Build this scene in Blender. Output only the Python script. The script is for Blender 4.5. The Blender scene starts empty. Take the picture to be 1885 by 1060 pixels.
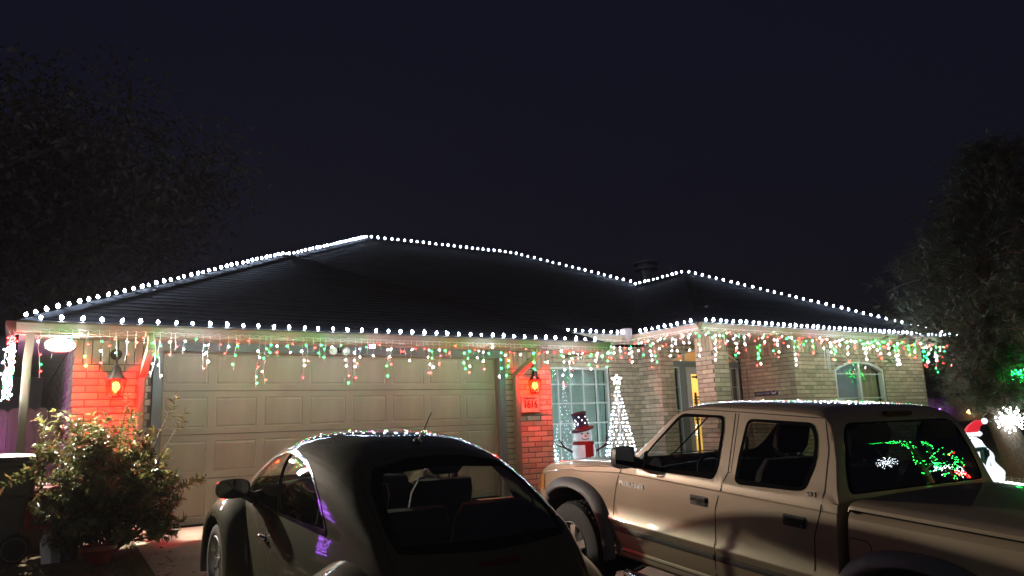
import bpy, bmesh, math, random
from mathutils import Vector, Matrix
from mathutils.bvhtree import BVHTree
random.seed(7)
R = math.radians
sc = bpy.context.scene
col = sc.collection

# ------------------------------------------------------------------ camera
CAMZ = 0.976
YAW, PITCH, ROLL, FPX = 0.5865, 0.1846, -0.0403, 1393.2
fw = Vector((math.sin(YAW)*math.cos(PITCH), math.cos(YAW)*math.cos(PITCH), math.sin(PITCH)))
r0 = Vector((math.cos(YAW), -math.sin(YAW), 0)); u0 = r0.cross(fw)
cr = r0*math.cos(ROLL) + u0*math.sin(ROLL); cu = -r0*math.sin(ROLL) + u0*math.cos(ROLL)
cd = bpy.data.cameras.new('camera'); cam = bpy.data.objects.new('camera', cd); col.objects.link(cam)
M = Matrix((cr, cu, -fw)).transposed().to_4x4(); M.translation = (0, 0, CAMZ); cam.matrix_world = M
cd.sensor_width = 36; cd.lens = 36*FPX/1885; cd.clip_start = 0.05; cd.clip_end = 900
sc.camera = cam

# ------------------------------------------------------------------ night sky and render settings
w = bpy.data.worlds.new('World'); sc.world = w; w.use_nodes = True
nt = w.node_tree; bg = nt.nodes['Background']
sky = nt.nodes.new('ShaderNodeTexSky'); sky.sky_type = 'NISHITA'; sky.sun_disc = False
sky.sun_elevation = R(-3.0); sky.sun_rotation = R(200); sky.altitude = 200
sky.air_density = 1.0; sky.dust_density = 0.6; sky.ozone_density = 3.0
mixs = nt.nodes.new('ShaderNodeMixRGB'); mixs.blend_type = 'ADD'; mixs.inputs[0].default_value = 1
mixs.inputs[2].default_value = (0.030, 0.033, 0.060, 1)
nt.links.new(sky.outputs[0], mixs.inputs[1]); nt.links.new(mixs.outputs[0], bg.inputs[0])
bg.inputs[1].default_value = 0.042
sd = bpy.data.lights.new('ambient_fill', 'SUN'); so = bpy.data.objects.new('ambient_fill', sd); col.objects.link(so)
sd.energy = 0.045; sd.angle = R(60); sd.color = (1.0, 0.86, 0.78); so.rotation_euler = (R(66), 0, R(-28))  # added soft fill lamp standing in for faint ambient night glow
sc.view_settings.view_transform = 'Standard'; sc.view_settings.look = 'None'
sc.view_settings.gamma = 1; sc.view_settings.use_curve_mapping = False; sc.view_settings.exposure = 1.15
sc.render.engine = 'CYCLES'
cy = sc.cycles
cy.use_denoising = True; cy.max_bounces = 8; cy.diffuse_bounces = 3; cy.glossy_bounces = 4
cy.transmission_bounces = 6; cy.transparent_max_bounces = 16; cy.sample_clamp_indirect = 2.5; cy.sample_clamp_direct = 0
cy.caustics_reflective = False; cy.caustics_refractive = False
try: cy.use_light_tree = True
except Exception: pass

# ------------------------------------------------------------------ materials
MT = {}
def mat(name, c, rough=0.6, metal=0.0, spec=0.5, coat=0.0, var=0.0, scale=6.0, bump=0.0, bscale=60.0, stretch=None, isl=0.0, c2=None, dirt=0.0):
    """Principled material with procedural colour variation and fine relief."""
    if name in MT: return MT[name]
    m = bpy.data.materials.new(name); m.use_nodes = True; MT[name] = m
    n = m.node_tree; b = n.nodes['Principled BSDF']; L = n.links.new
    b.inputs['Base Color'].default_value = (*c, 1); b.inputs['Roughness'].default_value = rough
    b.inputs['Metallic'].default_value = metal; b.inputs['Specular IOR Level'].default_value = spec
    if coat: b.inputs['Coat Weight'].default_value = coat; b.inputs['Coat Roughness'].default_value = 0.04
    tc = n.nodes.new('ShaderNodeTexCoord'); mp = n.nodes.new('ShaderNodeMapping'); L(tc.outputs['Object'], mp.inputs[0])
    if stretch: mp.inputs['Scale'].default_value = stretch
    src = None
    if var or c2:
        nz = n.nodes.new('ShaderNodeTexNoise'); nz.inputs['Scale'].default_value = scale; nz.inputs['Detail'].default_value = 6
        L(mp.outputs[0], nz.inputs['Vector'])
        rp = n.nodes.new('ShaderNodeMapRange'); rp.inputs[1].default_value = .3; rp.inputs[2].default_value = .7
        L(nz.outputs[0], rp.inputs[0])
        mx = n.nodes.new('ShaderNodeMixRGB'); L(rp.outputs[0], mx.inputs[0])
        d = c2 if c2 else tuple(x*(1+var) for x in c)
        mx.inputs[1].default_value = (*(tuple(x*(1-var) for x in c)), 1); mx.inputs[2].default_value = (*d, 1)
        src = mx.outputs[0]
        rr = n.nodes.new('ShaderNodeMapRange'); rr.inputs[3].default_value = max(0.02, rough-.08); rr.inputs[4].default_value = min(1, rough+.08)
        L(nz.outputs[0], rr.inputs[0]); L(rr.outputs[0], b.inputs['Roughness'])
    if isl:
        g = n.nodes.new('ShaderNodeNewGeometry'); oi = n.nodes.new('ShaderNodeObjectInfo')
        ad = n.nodes.new('ShaderNodeMath'); ad.operation = 'ADD'; L(g.outputs['Random Per Island'], ad.inputs[0]); L(oi.outputs['Random'], ad.inputs[1])
        fr = n.nodes.new('ShaderNodeMath'); fr.operation = 'FRACT'; L(ad.outputs[0], fr.inputs[0])
        mr = n.nodes.new('ShaderNodeMapRange'); mr.inputs[3].default_value = 1-isl; mr.inputs[4].default_value = 1+isl; L(fr.outputs[0], mr.inputs[0])
        hs = n.nodes.new('ShaderNodeHueSaturation'); L(mr.outputs[0], hs.inputs['Value'])
        mh = n.nodes.new('ShaderNodeMapRange'); mh.inputs[3].default_value = .5-.03*isl; mh.inputs[4].default_value = .5+.03*isl; L(oi.outputs['Random'], mh.inputs[0])
        L(mh.outputs[0], hs.inputs['Hue'])
        if src: L(src, hs.inputs['Color'])
        else: hs.inputs['Color'].default_value = (*c, 1)
        src = hs.outputs[0]
    if src: L(src, b.inputs['Base Color'])
    if bump:
        nb = n.nodes.new('ShaderNodeTexNoise'); nb.inputs['Scale'].default_value = bscale; nb.inputs['Detail'].default_value = 5
        L(mp.outputs[0], nb.inputs['Vector'])
        bp = n.nodes.new('ShaderNodeBump'); bp.inputs['Strength'].default_value = bump; bp.inputs['Distance'].default_value = .01
        L(nb.outputs[0], bp.inputs['Height']); L(bp.outputs[0], b.inputs['Normal'])
    return m
def emit(name, c, s, sample=True):
    if name in MT: return MT[name]
    m = bpy.data.materials.new(name); m.use_nodes = True; MT[name] = m
    n = m.node_tree; b = n.nodes['Principled BSDF']
    b.inputs['Base Color'].default_value = (*(x*.5 for x in c), 1); b.inputs['Roughness'].default_value = .3
    b.inputs['Emission Color'].default_value = (*c, 1); b.inputs['Emission Strength'].default_value = s
    if not sample: m.cycles.emission_sampling = 'NONE'
    return m
def glass(name, tint=(1, 1, 1), ior=1.5, rough=0.0, refl=1.0):
    """thin pane: tinted see-through plus a Fresnel mirror"""
    if name in MT: return MT[name]
    m = bpy.data.materials.new(name); m.use_nodes = True; MT[name] = m
    n = m.node_tree; L = n.links.new; n.nodes.remove(n.nodes['Principled BSDF'])
    o = n.nodes['Material Output']; t = n.nodes.new('ShaderNodeBsdfTransparent'); t.inputs[0].default_value = (*tint, 1)
    g = n.nodes.new('ShaderNodeBsdfGlossy'); g.inputs['Roughness'].default_value = rough; g.inputs['Color'].default_value = (refl, refl, refl, 1)
    f = n.nodes.new('ShaderNodeFresnel'); f.inputs[0].default_value = ior
    # a pane has two faces: about twice the single Fresnel reflection
    # one sheet stands for the whole pane, so the far side must not act as an exit from solid glass
    ge = n.nodes.new('ShaderNodeNewGeometry'); io = n.nodes.new('ShaderNodeMix'); io.inputs[2].default_value = ior; io.inputs[3].default_value = 1/ior
    L(ge.outputs['Backfacing'], io.inputs[0]); L(io.outputs[0], f.inputs[0])
    d = n.nodes.new('ShaderNodeMath'); d.operation = 'MULTIPLY'; d.inputs[1].default_value = 1.7; d.use_clamp = True
    L(f.outputs[0], d.inputs[0])
    x = n.nodes.new('ShaderNodeMixShader'); L(d.outputs[0], x.inputs[0]); L(t.outputs[0], x.inputs[1]); L(g.outputs[0], x.inputs[2]); L(x.outputs[0], o.inputs[0])
    return m

# ------------------------------------------------------------------ object helpers
def tag(o, label=None, cat=None, group=None, kind=None):
    if label: o['label'] = label
    if cat: o['category'] = cat
    if group: o['group'] = group
    if kind: o['kind'] = kind
    return o
def empty(name, loc=(0, 0, 0), rot=(0, 0, 0), parent=None):
    o = bpy.data.objects.new(name, None); col.objects.link(o); o.location = loc; o.rotation_euler = rot
    o.empty_display_size = .1; o.parent = parent
    return o
def link(name, me, parent=None, loc=None, rot=None, scale=None):
    o = bpy.data.objects.new(name, me); col.objects.link(o); o.parent = parent
    if loc is not None: o.location = loc
    if rot is not None: o.rotation_euler = rot
    if scale is not None: o.scale = scale
    return o
def box_vf(a, b):
    x0, y0, z0 = a; x1, y1, z1 = b
    v = [(x0,y0,z0),(x1,y0,z0),(x1,y1,z0),(x0,y1,z0),(x0,y0,z1),(x1,y0,z1),(x1,y1,z1),(x0,y1,z1)]
    f = [(0,3,2,1),(4,5,6,7),(0,1,5,4),(1,2,6,5),(2,3,7,6),(3,0,4,7)]
    return v, f
class MB:
    def __init__(s): s.v = []; s.f = []; s.mi = []
    def add(s, v, f, m=0):
        k = len(s.v); s.v += [tuple(p) for p in v]; s.f += [tuple(i+k for i in q) for q in f]; s.mi += [m]*len(f); return s
    def box(s, a, b, m=0):
        a2 = tuple(min(p, q) for p, q in zip(a, b)); b2 = tuple(max(p, q) for p, q in zip(a, b))
        return s.add(*box_vf(a2, b2), m)
    def cbox(s, c, d, m=0): return s.box(tuple(c[i]-d[i]/2 for i in range(3)), tuple(c[i]+d[i]/2 for i in range(3)), m)
    def quad(s, a, b, c, d, m=0): return s.add([a, b, c, d], [(0, 1, 2, 3)], m)
    def poly(s, pts, m=0): return s.add(pts, [tuple(range(len(pts)))], m)
    def tube(s, path, r, n=8, closed=False, cap=True, m=0, up=None):
        P = [Vector(p) for p in path]; K = len(P); rr = r if isinstance(r, (list, tuple)) else [r]*K
        vs = []; fs = []; prev = None
        for i, p in enumerate(P):
            if closed: t = P[(i+1) % K]-P[i-1]
            else: t = (P[min(i+1, K-1)]-P[max(i-1, 0)])
            if t.length < 1e-9: t = Vector((0, 0, 1))
            t.normalize()
            if prev is None:
                a = Vector((0, 0, 1)) if abs(t.z) < .9 else Vector((1, 0, 0)); x = t.cross(a).normalized()
            else:
                x = prev-t*prev.dot(t)
                if x.length < 1e-6: x = t.orthogonal()
                x.normalize()
            prev = x; y = t.cross(x)
            for j in range(n):
                an = 2*math.pi*j/n; vs.append(p+(x*math.cos(an)+y*math.sin(an))*rr[i])
        for i in range(K if closed else K-1):
            for j in range(n):
                a = i*n+j; b2 = i*n+(j+1) % n; c = ((i+1) % K)*n+(j+1) % n; d = ((i+1) % K)*n+j; fs.append((a, b2, c, d))
        if cap and not closed: fs.append(tuple(range(n))[::-1]); fs.append(tuple((K-1)*n+j for j in range(n)))
        return s.add(vs, fs, m)
    def lathe(s, prof, n=16, o=(0, 0, 0), ax='z', m=0, cap=True):
        vs = []; fs = []; K = len(prof)
        for r_, z in prof:
            for j in range(n):
                an = 2*math.pi*j/n; c_, s_ = r_*math.cos(an), r_*math.sin(an)
                q = {'z': (c_, s_, z), 'x': (z, c_, s_), 'y': (s_, z, c_)}[ax]
                vs.append((q[0]+o[0], q[1]+o[1], q[2]+o[2]))
        for i in range(K-1):
            for j in range(n): fs.append((i*n+j, i*n+(j+1) % n, (i+1)*n+(j+1) % n, (i+1)*n+j))
        if cap:
            if prof[0][0] > 1e-4: fs.append(tuple(range(n))[::-1])
            if prof[-1][0] > 1e-4: fs.append(tuple((K-1)*n+j for j in range(n)))
        return s.add(vs, fs, m)
    def grid(s, pts, m=0, closeu=False):
        k = len(s.v); A = len(pts); B = len(pts[0]); fs = []
        for i in range(A-(0 if closeu else 1)):
            for j in range(B-1): fs.append((i*B+j, i*B+j+1, ((i+1) % A)*B+j+1, ((i+1) % A)*B+j))
        return s.add([p for row in pts for p in row], fs, m)
    def mesh(s, name, mats, smooth=None):
        me = bpy.data.meshes.new(name); me.from_pydata(s.v, [], s.f)
        for m in (mats if isinstance(mats, (list, tuple)) else [mats]): me.materials.append(m)
        if any(s.mi): me.polygons.foreach_set('material_index', s.mi)
        finish(me, smooth); return me
    def build(s, name, mats, parent=None, smooth=None, bevel=None, loc=None, rot=None):
        me = s.mesh(name, mats, smooth); o = link(name, me, parent, loc, rot)
        if bevel:
            b = o.modifiers.new('edge', 'BEVEL'); b.width = bevel; b.segments = 2; b.limit_method = 'ANGLE'; b.angle_limit = R(40)
        return o
def finish(me, smooth):
    bm = bmesh.new(); bm.from_mesh(me); bmesh.ops.recalc_face_normals(bm, faces=bm.faces); bm.to_mesh(me); bm.free()
    if smooth:
        me.polygons.foreach_set('use_smooth', [True]*len(me.polygons)); me.set_sharp_from_angle(angle=R(smooth))
    me.update()
def lerp(a, b, t): return a+(b-a)*t
def interp(tab, x):
    """smooth (monotone-ish cubic) interpolation through (x, value...) rows"""
    n = len(tab)
    if x <= tab[0][0]: return tab[0][1]
    if x >= tab[-1][0]: return tab[-1][1]
    for i in range(n-1):
        if tab[i][0] <= x <= tab[i+1][0]: break
    def sl(k):
        if k <= 0: return (tab[1][1]-tab[0][1])/(tab[1][0]-tab[0][0])
        if k >= n-1: return (tab[-1][1]-tab[-2][1])/(tab[-1][0]-tab[-2][0])
        a = (tab[k][1]-tab[k-1][1])/(tab[k][0]-tab[k-1][0]); b = (tab[k+1][1]-tab[k][1])/(tab[k+1][0]-tab[k][0])
        return 0 if a*b <= 0 else 2*a*b/(a+b)
    x0, y0 = tab[i]; x1, y1 = tab[i+1]; hh = x1-x0; t = (x-x0)/hh; m0, m1 = sl(i)*hh, sl(i+1)*hh
    return (2*t**3-3*t*t+1)*y0+(t**3-2*t*t+t)*m0+(-2*t**3+3*t*t)*y1+(t**3-t*t)*m1
def text_mesh(s, size, depth, name='lettering', align='CENTER', shear=0.0):
    c = bpy.data.curves.new(name, 'FONT'); c.body = s; c.size = size; c.extrude = depth; c.align_x = align; c.align_y = 'CENTER'; c.shear = shear
    o = bpy.data.objects.new(name, c); col.objects.link(o)
    dg = bpy.context.evaluated_depsgraph_get(); me = bpy.data.meshes.new_from_object(o.evaluated_get(dg)); bpy.data.objects.remove(o); return me
def ground_z(y):
    if y > 9.61: return -0.02
    if y > 5.43: return -0.02-.1024*(9.61-y)*.98
    if y > -1: return -.4395-.0927*(5.43-y)
    return -1.0355
# paints and common materials
M_brick = mat('tan brick', (.45, .395, .295), .85, var=.16, scale=14, bump=.5, bscale=90, isl=.24)
M_mortar = mat('dark raked mortar', (.13, .115, .092), .95, var=.2, scale=30, bump=.4)
M_trim = mat('tan painted trim', (.21, .17, .125), .5, var=.06, scale=3, bump=.08, bscale=30)
M_bluetrim = mat('slate blue painted trim', (.17, .20, .215), .5, var=.06, scale=4, bump=.06)
M_door = mat('almond painted steel door', (.385, .348, .275), .5, var=.09, scale=2.5, bump=.12, bscale=25, stretch=(1, 1, .15))
M_shingle = mat('charcoal asphalt shingle', (.017, .017, .018), .95, spec=.15, var=.35, scale=5, bump=.9, bscale=140, isl=.25)
M_white = mat('white painted frame', (.62, .66, .66), .45, var=.04)
M_black = mat('black plastic', (.014, .014, .015), .45, var=.15, scale=20, bump=.1)
M_iron = mat('black painted iron', (.02, .018, .017), .5, metal=.3, var=.2, scale=15, bump=.15)
M_rubber = mat('tyre rubber', (.018, .018, .018), .8, var=.2, scale=30, bump=.3)
M_chrome = mat('chrome', (.8, .8, .8), .12, metal=1)
M_alloy = mat('silver alloy', (.52, .51, .49), .32, metal=.9, var=.06)
M_wire = mat('white light string wire', (.5, .52, .5), .6)
M_gwire = mat('dark green wire', (.02, .05, .03), .6)
M_conc = mat('driveway concrete', (.30, .265, .22), .9, var=.16, scale=3.5, bump=.35, bscale=120)
M_soil = mat('brown soil and leaf litter', (.075, .055, .035), .95, c2=(.12, .09, .05), scale=9, bump=.8, bscale=40)
M_glassw = glass('window glass', (.86, .93, .92))
# ================================================================== GROUND
def strip(name, x0, x1, ys, m, dz=0.0, kind='structure'):
    mb = MB(); nx = 12
    pts = [[(lerp(x0, x1, i/nx), y, ground_z(y)+dz) for i in range(nx+1)] for y in ys]
    mb.grid(pts); o = mb.build(name, m, smooth=60)
    return tag(o, kind=kind)
M_lawn = mat('dormant lawn turf', (.060, .058, .030), .95, c2=(.11, .085, .045), scale=7, bump=1.0, bscale=70)
ys = [-90, -40, -12, -4, -1]+[-.5+i*.5 for i in range(22)]+[11, 14, 20, 40, 100, 190]
g = strip('ground', -140, 240, ys, M_lawn)
g['label'] = 'dark lawn and yard sloping down from the house'
# street in front of the plots, behind the viewer
M_asph = mat('asphalt', (.05, .05, .05), .9, var=.2, scale=20, bump=.5, bscale=200)
mb = MB(); mb.quad((-138, -12, -1.0315), (238, -12, -1.0315), (238, -3.2, -1.0315), (-138, -3.2, -1.0315)); o = mb.build('road', M_asph); tag(o, kind='structure')
# driveway of concrete slabs
drv = empty('driveway', (0, 0, 0)); tag(drv, kind='structure')
yj = [9.93, 8.1, 6.0, 3.9, 1.8, -.3, -3.1]; xj = [1.2, 3.82, 6.42]
for i in range(len(yj)-1):
    for j in range(2):
        a, b = yj[i]-.006, yj[i+1]+.006; x0, x1 = xj[j]+.006, xj[j+1]-.006
        n = 7; top = [[(x, lerp(b, a, k/n), ground_z(lerp(b, a, k/n))+.008) for x in (x0, x1)] for k in range(n+1)]
        mb = MB(); mb.grid(top)
        for k in range(n):
            for s_ in (0, 1):
                p, q = top[k][s_], top[k+1][s_]; mb.quad(p, q, (q[0], q[1], q[2]-.09), (p[0], p[1], p[2]-.09))
        for e in (0, n):
            p, q = top[e]; mb.quad(p, q, (q[0], q[1], q[2]-.09), (p[0], p[1], p[2]-.09))
        o = mb.build('slab', M_conc, drv)
# front walk to the porch
wk = empty('path'); tag(wk, kind='structure')
for i in range(6):
    x0 = 6.44+i*.62; mb = MB(); mb.box((x0+.006, 8.35, ground_z(8.35)-.05), (x0+.61, 9.3, ground_z(8.8)+.03)); mb.build('slab', M_conc, wk)
mb = MB(); mb.box((10.2, 8.0, -.15), (12.7, 10.69, .06)); o = mb.build('porch_floor', M_conc); tag(o, kind='structure')
o['label'] = 'concrete porch floor at the front entry'

# ================================================================== HOUSE
house = empty('house', (0, 9.95, 0))
tag(house, 'single-storey tan brick house with dark hip roof and wide garage door', 'house')
HO = Vector((0, 9.95, 0))
def hb(mb, name, m, parent=None, **k):
    """build a house part given in world coordinates"""
    mb.v = [(v[0], v[1]-HO.y, v[2]) for v in mb.v]
    return mb.build(name, m, parent or house, **k)
BC, BH, BL = .081, .069, .262
IND = [300]
me_br = None
def brick_wall(p0, dx, length, z0, z1, nrm, holes=(), indiv=False, soldier=None, seed=1, phase=0.0):
    """holes: list of (polygon [(s,z)...], fn(z)->(s0,s1) or None)"""
    global me_br
    rnd = random.Random(seed); p0 = Vector(p0); dx = Vector(dx); nrm = Vector(nrm)
    P = lambda s, z, o: p0+dx*s+Vector((0, 0, z))+nrm*o
    # mortar sheet with its openings
    bm = bmesh.new()
    def loop(pts):
        vs = [bm.verts.new(P(s, z, 0)-HO) for s, z in pts]
        return [bm.edges.new((vs[i], vs[(i+1) % len(vs)])) for i in range(len(vs))]
    ed = loop([(0, z0), (length, z0), (length, z1), (0, z1)])
    for poly, fn in holes: ed += loop(poly)
    bmesh.ops.triangle_fill(bm, edges=ed, use_beauty=True, use_dissolve=False, normal=nrm)
    me = bpy.data.meshes.new('wall'); bm.to_mesh(me); bm.free(); me.materials.append(M_mortar)
    wall = link('wall', me, house)
    if me_br is None:
        b = MB(); x, y, z, c = .5, 1, .5, .012
        # unit brick, front face chamfered (y is depth, front at y=1)
        v = [(-x,0,-z),(x,0,-z),(x,0,z),(-x,0,z),(-x,.75,-z),(x,.75,-z),(x,.75,z),(-x,.75,z),(-x+.02,1,-z+.07),(x-.02,1,-z+.07),(x-.02,1,z-.07),(-x+.02,1,z-.07)]
        f = [(8,9,10,11)]+[(i, (i+1) % 4, (i+1) % 4+4, i+4) for i in range(4)]+[(i+4, (i+1) % 4+4, (i+1) % 4+8, i+8) for i in range(4)]
        b.add(v, f); me_br = b.mesh('brick', M_brick)
    rest = MB(); ang = math.atan2(-nrm.x, nrm.y)
    def put(sa, sb, zc, hh):
        if sb-sa < .03: return
        dep = .010+rnd.uniform(-.0015, .003)
        c = P((sa+sb)/2, zc, 0)-HO; sz = (sb-sa, dep, hh); tw = rnd.uniform(-.006, .006)
        if indiv and IND[0] > 0:
            IND[0] -= 1
            o = link('brick', me_br, wall, c, (0, tw, ang), sz)
        else:
            mt = Matrix.Translation(c) @ Matrix.Rotation(ang, 4, 'Z') @ Matrix.Rotation(tw, 4, 'Y')
            vs = [mt @ Vector((v.co.x*sz[0], v.co.y*sz[1], v.co.z*sz[2])) for v in me_br.vertices]
            rest.add(vs, [tuple(p.vertices) for p in me_br.polygons])
    def span(sa, sb, zc, hh):
        iv = [(sa, sb)]
        for poly, fn in holes:
            h = fn(zc)
            if h:
                nx = []
                for a, b in iv:
                    if h[1] <= a or h[0] >= b: nx.append((a, b)); continue
                    if h[0] > a: nx.append((a, h[0]))
                    if h[1] < b: nx.append((h[1], b))
                iv = nx
        for a, b in iv: put(a, b, zc, hh)
    k = 0; zt = z1 if soldier is None else soldier
    z = z0
    while z+BC*.6 <= zt:
        s = -(BL*.5 if k % 2 else 0)-phase+rnd.uniform(-.004, .004)
        while s < length:
            a, b = max(0, s), min(length, s+BL-.011)
            if b > a: span(a, b, z+BC/2, BH)
            s += BL
        z += BC; k += 1
    if soldier is not None:                                   # upright soldier course under the soffit
        s = 0.0; hz = z1-z
        while s < length and hz > .06:
            span(s, min(length, s+.078), z+hz/2, hz-.011); s += .089
    if rest.f:
        o = rest.build('bricks', M_brick, wall); o['kind'] = 'stuff'
    return wall
def rect_hole(s0, s1, z0, z1): return ([(s0, z0), (s1, z0), (s1, z1), (s0, z1)], lambda z: (s0, s1) if z0 < z < z1 else None)
def arch_hole(s0, s1, z0, zs, zc):
    cx = (s0+s1)/2; hw = (s1-s0)/2; rise = zc-zs; rad = (hw*hw+rise*rise)/(2*rise); cz = zc-rad
    pts = [(s0, z0), (s1, z0)]; a = math.asin(hw/rad)
    for i in range(13): t = lerp(a, -a, i/12); pts.append((cx+rad*math.sin(t), cz+rad*math.cos(t)))
    def fn(z):
        if z <= z0 or z >= zc: return None
        if z <= zs: return (s0, s1)
        d = math.sqrt(max(0, rad*rad-(z-cz)**2)); return (cx-d, cx+d)
    return pts, fn
YW = 9.95
GDX0, GDX1 = 1.505, 6.305          # garage door opening
brick_wall((.58, YW, 0), (1, 0, 0), .81, -.12, 2.19, (0, -1, 0), indiv=True, soldier=1.93, seed=2)
brick_wall((6.40, YW, 0), (1, 0, 0), .885, -.12, 2.19, (0, -1, 0), indiv=True, soldier=1.93, seed=3)
# wing column and walls
CX0, CX1, CY0, CY1 = 10.55, 10.93, 9.41, 9.83
brick_wall((CX0, CY0, 0), (1, 0, 0), CX1-CX0, -.2, 2.5, (0, -1, 0), indiv=True, soldier=2.25, seed=4)
brick_wall((CX0, CY1, 0), (0, -1, 0), CY1-CY0, -.2, 2.5, (-1, 0, 0), indiv=True, soldier=2.25, seed=5)
brick_wall((CX1, CY0, 0), (0, 1, 0), CY1-CY0, -.2, 2.5, (1, 0, 0), soldier=2.25, seed=6)
brick_wall((CX1, CY1, 0), (-1, 0, 0), CX1-CX0, -.2, 2.5, (0, 1, 0), soldier=2.25, seed=7)
YWIN, YEN, XIN, XPR, YFR, XFR = 11.3, 10.70, 10.475, 12.83, 9.41, 17.50
WX0, WX1, WZ0, WZ1 = 7.82, 9.69, .22, 2.09
brick_wall((XIN, YWIN, 0), (0, -1, 0), YWIN-YEN, -.1, 2.5, (-1, 0, 0), indiv=True, soldier=2.25, seed=8)
brick_wall((7.285, YWIN, 0), (1, 0, 0), XIN-7.285, -.1, 2.5, (0, -1, 0), holes=[rect_hole(WX0-7.285, WX1-7.285, WZ0, WZ1)], soldier=2.25, seed=9)
EA, EB = 10.83-XIN, 12.79-XIN
brick_wall((XIN, YEN, 0), (1, 0, 0), XPR-XIN, .06, 2.5, (0, -1, 0), holes=[arch_hole(EA, EB, .07, 2.2, 2.46)], seed=10)
brick_wall((XPR, YEN, 0), (0, -1, 0), YEN-YFR, -.1, 2.5, (-1, 0, 0), soldier=2.25, seed=11)
AX0, AX1, AZ0, AZS, AZC = 14.12, 15.9, .72, 1.94, 2.12
brick_wall((XPR, YFR, 0), (1, 0, 0), XFR-XPR, -.1, 2.5, (0, -1, 0), holes=[arch_hole(AX0-XPR, AX1-XPR, AZ0, AZS, AZC)], soldier=2.25, seed=12)
# sides that only other positions would see
for a, d, ln in (((7.285, YW, 0), (0, 1, 0), YWIN-YW), ((.58, 20, 0), (0, -1, 0), 20-YW), ((XFR, YFR, 0), (0, 1, 0), 12)):
    nr = (1, 0, 0) if d[1] > 0 else (-1, 0, 0)
    brick_wall(a, d, ln, -.12, 2.19 if a[0] < 8 else 2.5, nr, seed=20)
mb = MB(); mb.box((.6, 20, -.1), (17.4, 20.1, 2.5)); hb(mb, 'wall', M_mortar)

# ---- roof planes with shingle courses
def roof_plane(mb, A, B, C, D, exp=.145):
    A, B, C, D = map(Vector, (A, B, C, D)); nrm = (B-A).cross(D-A)
    if nrm.length < 1e-6: nrm = (B-A).cross(C-A)
    nrm.normalize()
    if nrm.z < 0: nrm = -nrm
    rise = ((A+B)/2-(C+D)/2); n = max(4, int(((D-A)-(B-A).normalized()*((D-A).dot((B-A).normalized()))).length/exp))
    for i in range(n):
        t0, t1 = i/n, (i+1)/n
        a, b = A.lerp(D, t0), B.lerp(C, t0); c, d = B.lerp(C, t1), A.lerp(D, t1); up = nrm*.008
        L = (b-a).length; k = max(1, int(L/.9)); off = random.random()*.5
        cuts = [0]+[min(1, (j+off)/k) for j in range(1, k)]+[1]
        for j in range(len(cuts)-1):
            s0, s1 = cuts[j], cuts[j+1]; u2 = up*random.uniform(.75, 1.15)
            q = [a.lerp(b, s0)+u2, a.lerp(b, s1)+u2, d.lerp(c, s1)+nrm*.002, d.lerp(c, s0)+nrm*.002]
            if (q[2]-q[3]).length < 1e-4: mb.poly(q[:3])
            else: mb.poly(q)
            mb.poly([a.lerp(b, s0), a.lerp(b, s1), q[1], q[0]])
    # solid deck below the courses
    ps = [A, B, C, D] if (C-D).length > 1e-4 else [A, B, C]
    mb.poly([p-nrm*.02 for p in ps])
GFL, GFR, GA, GB = (.017, 9.478, 2.30), (8.08, 9.478, 2.30), (4.05, 13.51, 4.27), (4.05, 20, 4.27)
mb = MB(); roof_plane(mb, GFL, GFR, GA, GA); roof_plane(mb, (.017, 20, 2.30), GFL, GA, GB); roof_plane(mb, GFR, (8.08, 20, 2.30), GB, GA)
o = hb(mb, 'roof', M_shingle); o['label'] = 'dark hip roof over the garage'
MA, MB_ = (7.3, 17.5, 5.87), (11.72, 17.5, 5.87)
mb = MB(); roof_plane(mb, (.45, 10.65, 2.62), (18.57, 10.65, 2.62), MB_, MA); roof_plane(mb, (.45, 24.35, 2.62), (.45, 10.65, 2.62), MA, MA, .3)
roof_plane(mb, (18.57, 10.65, 2.62), (18.57, 24.35, 2.62), MB_, MB_, .3); roof_plane(mb, (18.57, 24.35, 2.62), (.45, 24.35, 2.62), MA, MB_, .4)
o = hb(mb, 'roof', M_shingle); o['label'] = 'tall dark main roof behind the garage'
WFL, WFR, WA, WB = (9.7, 8.86, 2.62), (18.32, 8.86, 2.62), (14.01, 13.17, 4.665), (14.01, 22, 4.665)
mb = MB(); roof_plane(mb, WFL, WFR, WA, WA); roof_plane(mb, (9.7, 22, 2.62), WFL, WA, WB); roof_plane(mb, WFR, (18.32, 22, 2.62), WB, WA, .2)
o = hb(mb, 'roof', M_shingle); o['label'] = 'dark hip roof over the entry and bedroom wing'
# ridge caps
for a, b in ((GFL, GA), (GFR, GA), (MA, MB_), (MB_, (13.16, 16.06, 5.19)), (MA, (4.3, 14.5, 4.45)), (WFL, WA), (WFR, WA), (WA, WB)):
    mb = MB(); a, b = Vector(a), Vector(b); n = int((b-a).length/.2)
    for i in range(n):
        p, q = a.lerp(b, i/n), a.lerp(b, (i+1.15)/n); sd_ = (q-p).cross(Vector((0, 0, 1))).normalized()*.13; dn = Vector((0, 0, -.035)); up = Vector((0, 0, .022+.006*(i % 2)))
        mb.quad(p-sd_+dn+up, p+up*1.4, q+up, q-sd_+dn+up*.6); mb.quad(p+up*1.4, p+sd_+dn+up, q+sd_+dn+up*.6, q+up)
    o = hb(mb, 'ridge_cap', M_shingle)
# roof vent
mb = MB(); mb.lathe([(.2, 0), (.2, .55), (.36, .58), (.36, .66), (.22, .68), (.22, .74), (.38, .76), (.38, .83), (.05, .9)], 16, (18.28*.862, 19*.862, 4.95)); hb(mb, 'roof_vent', M_iron)

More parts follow.
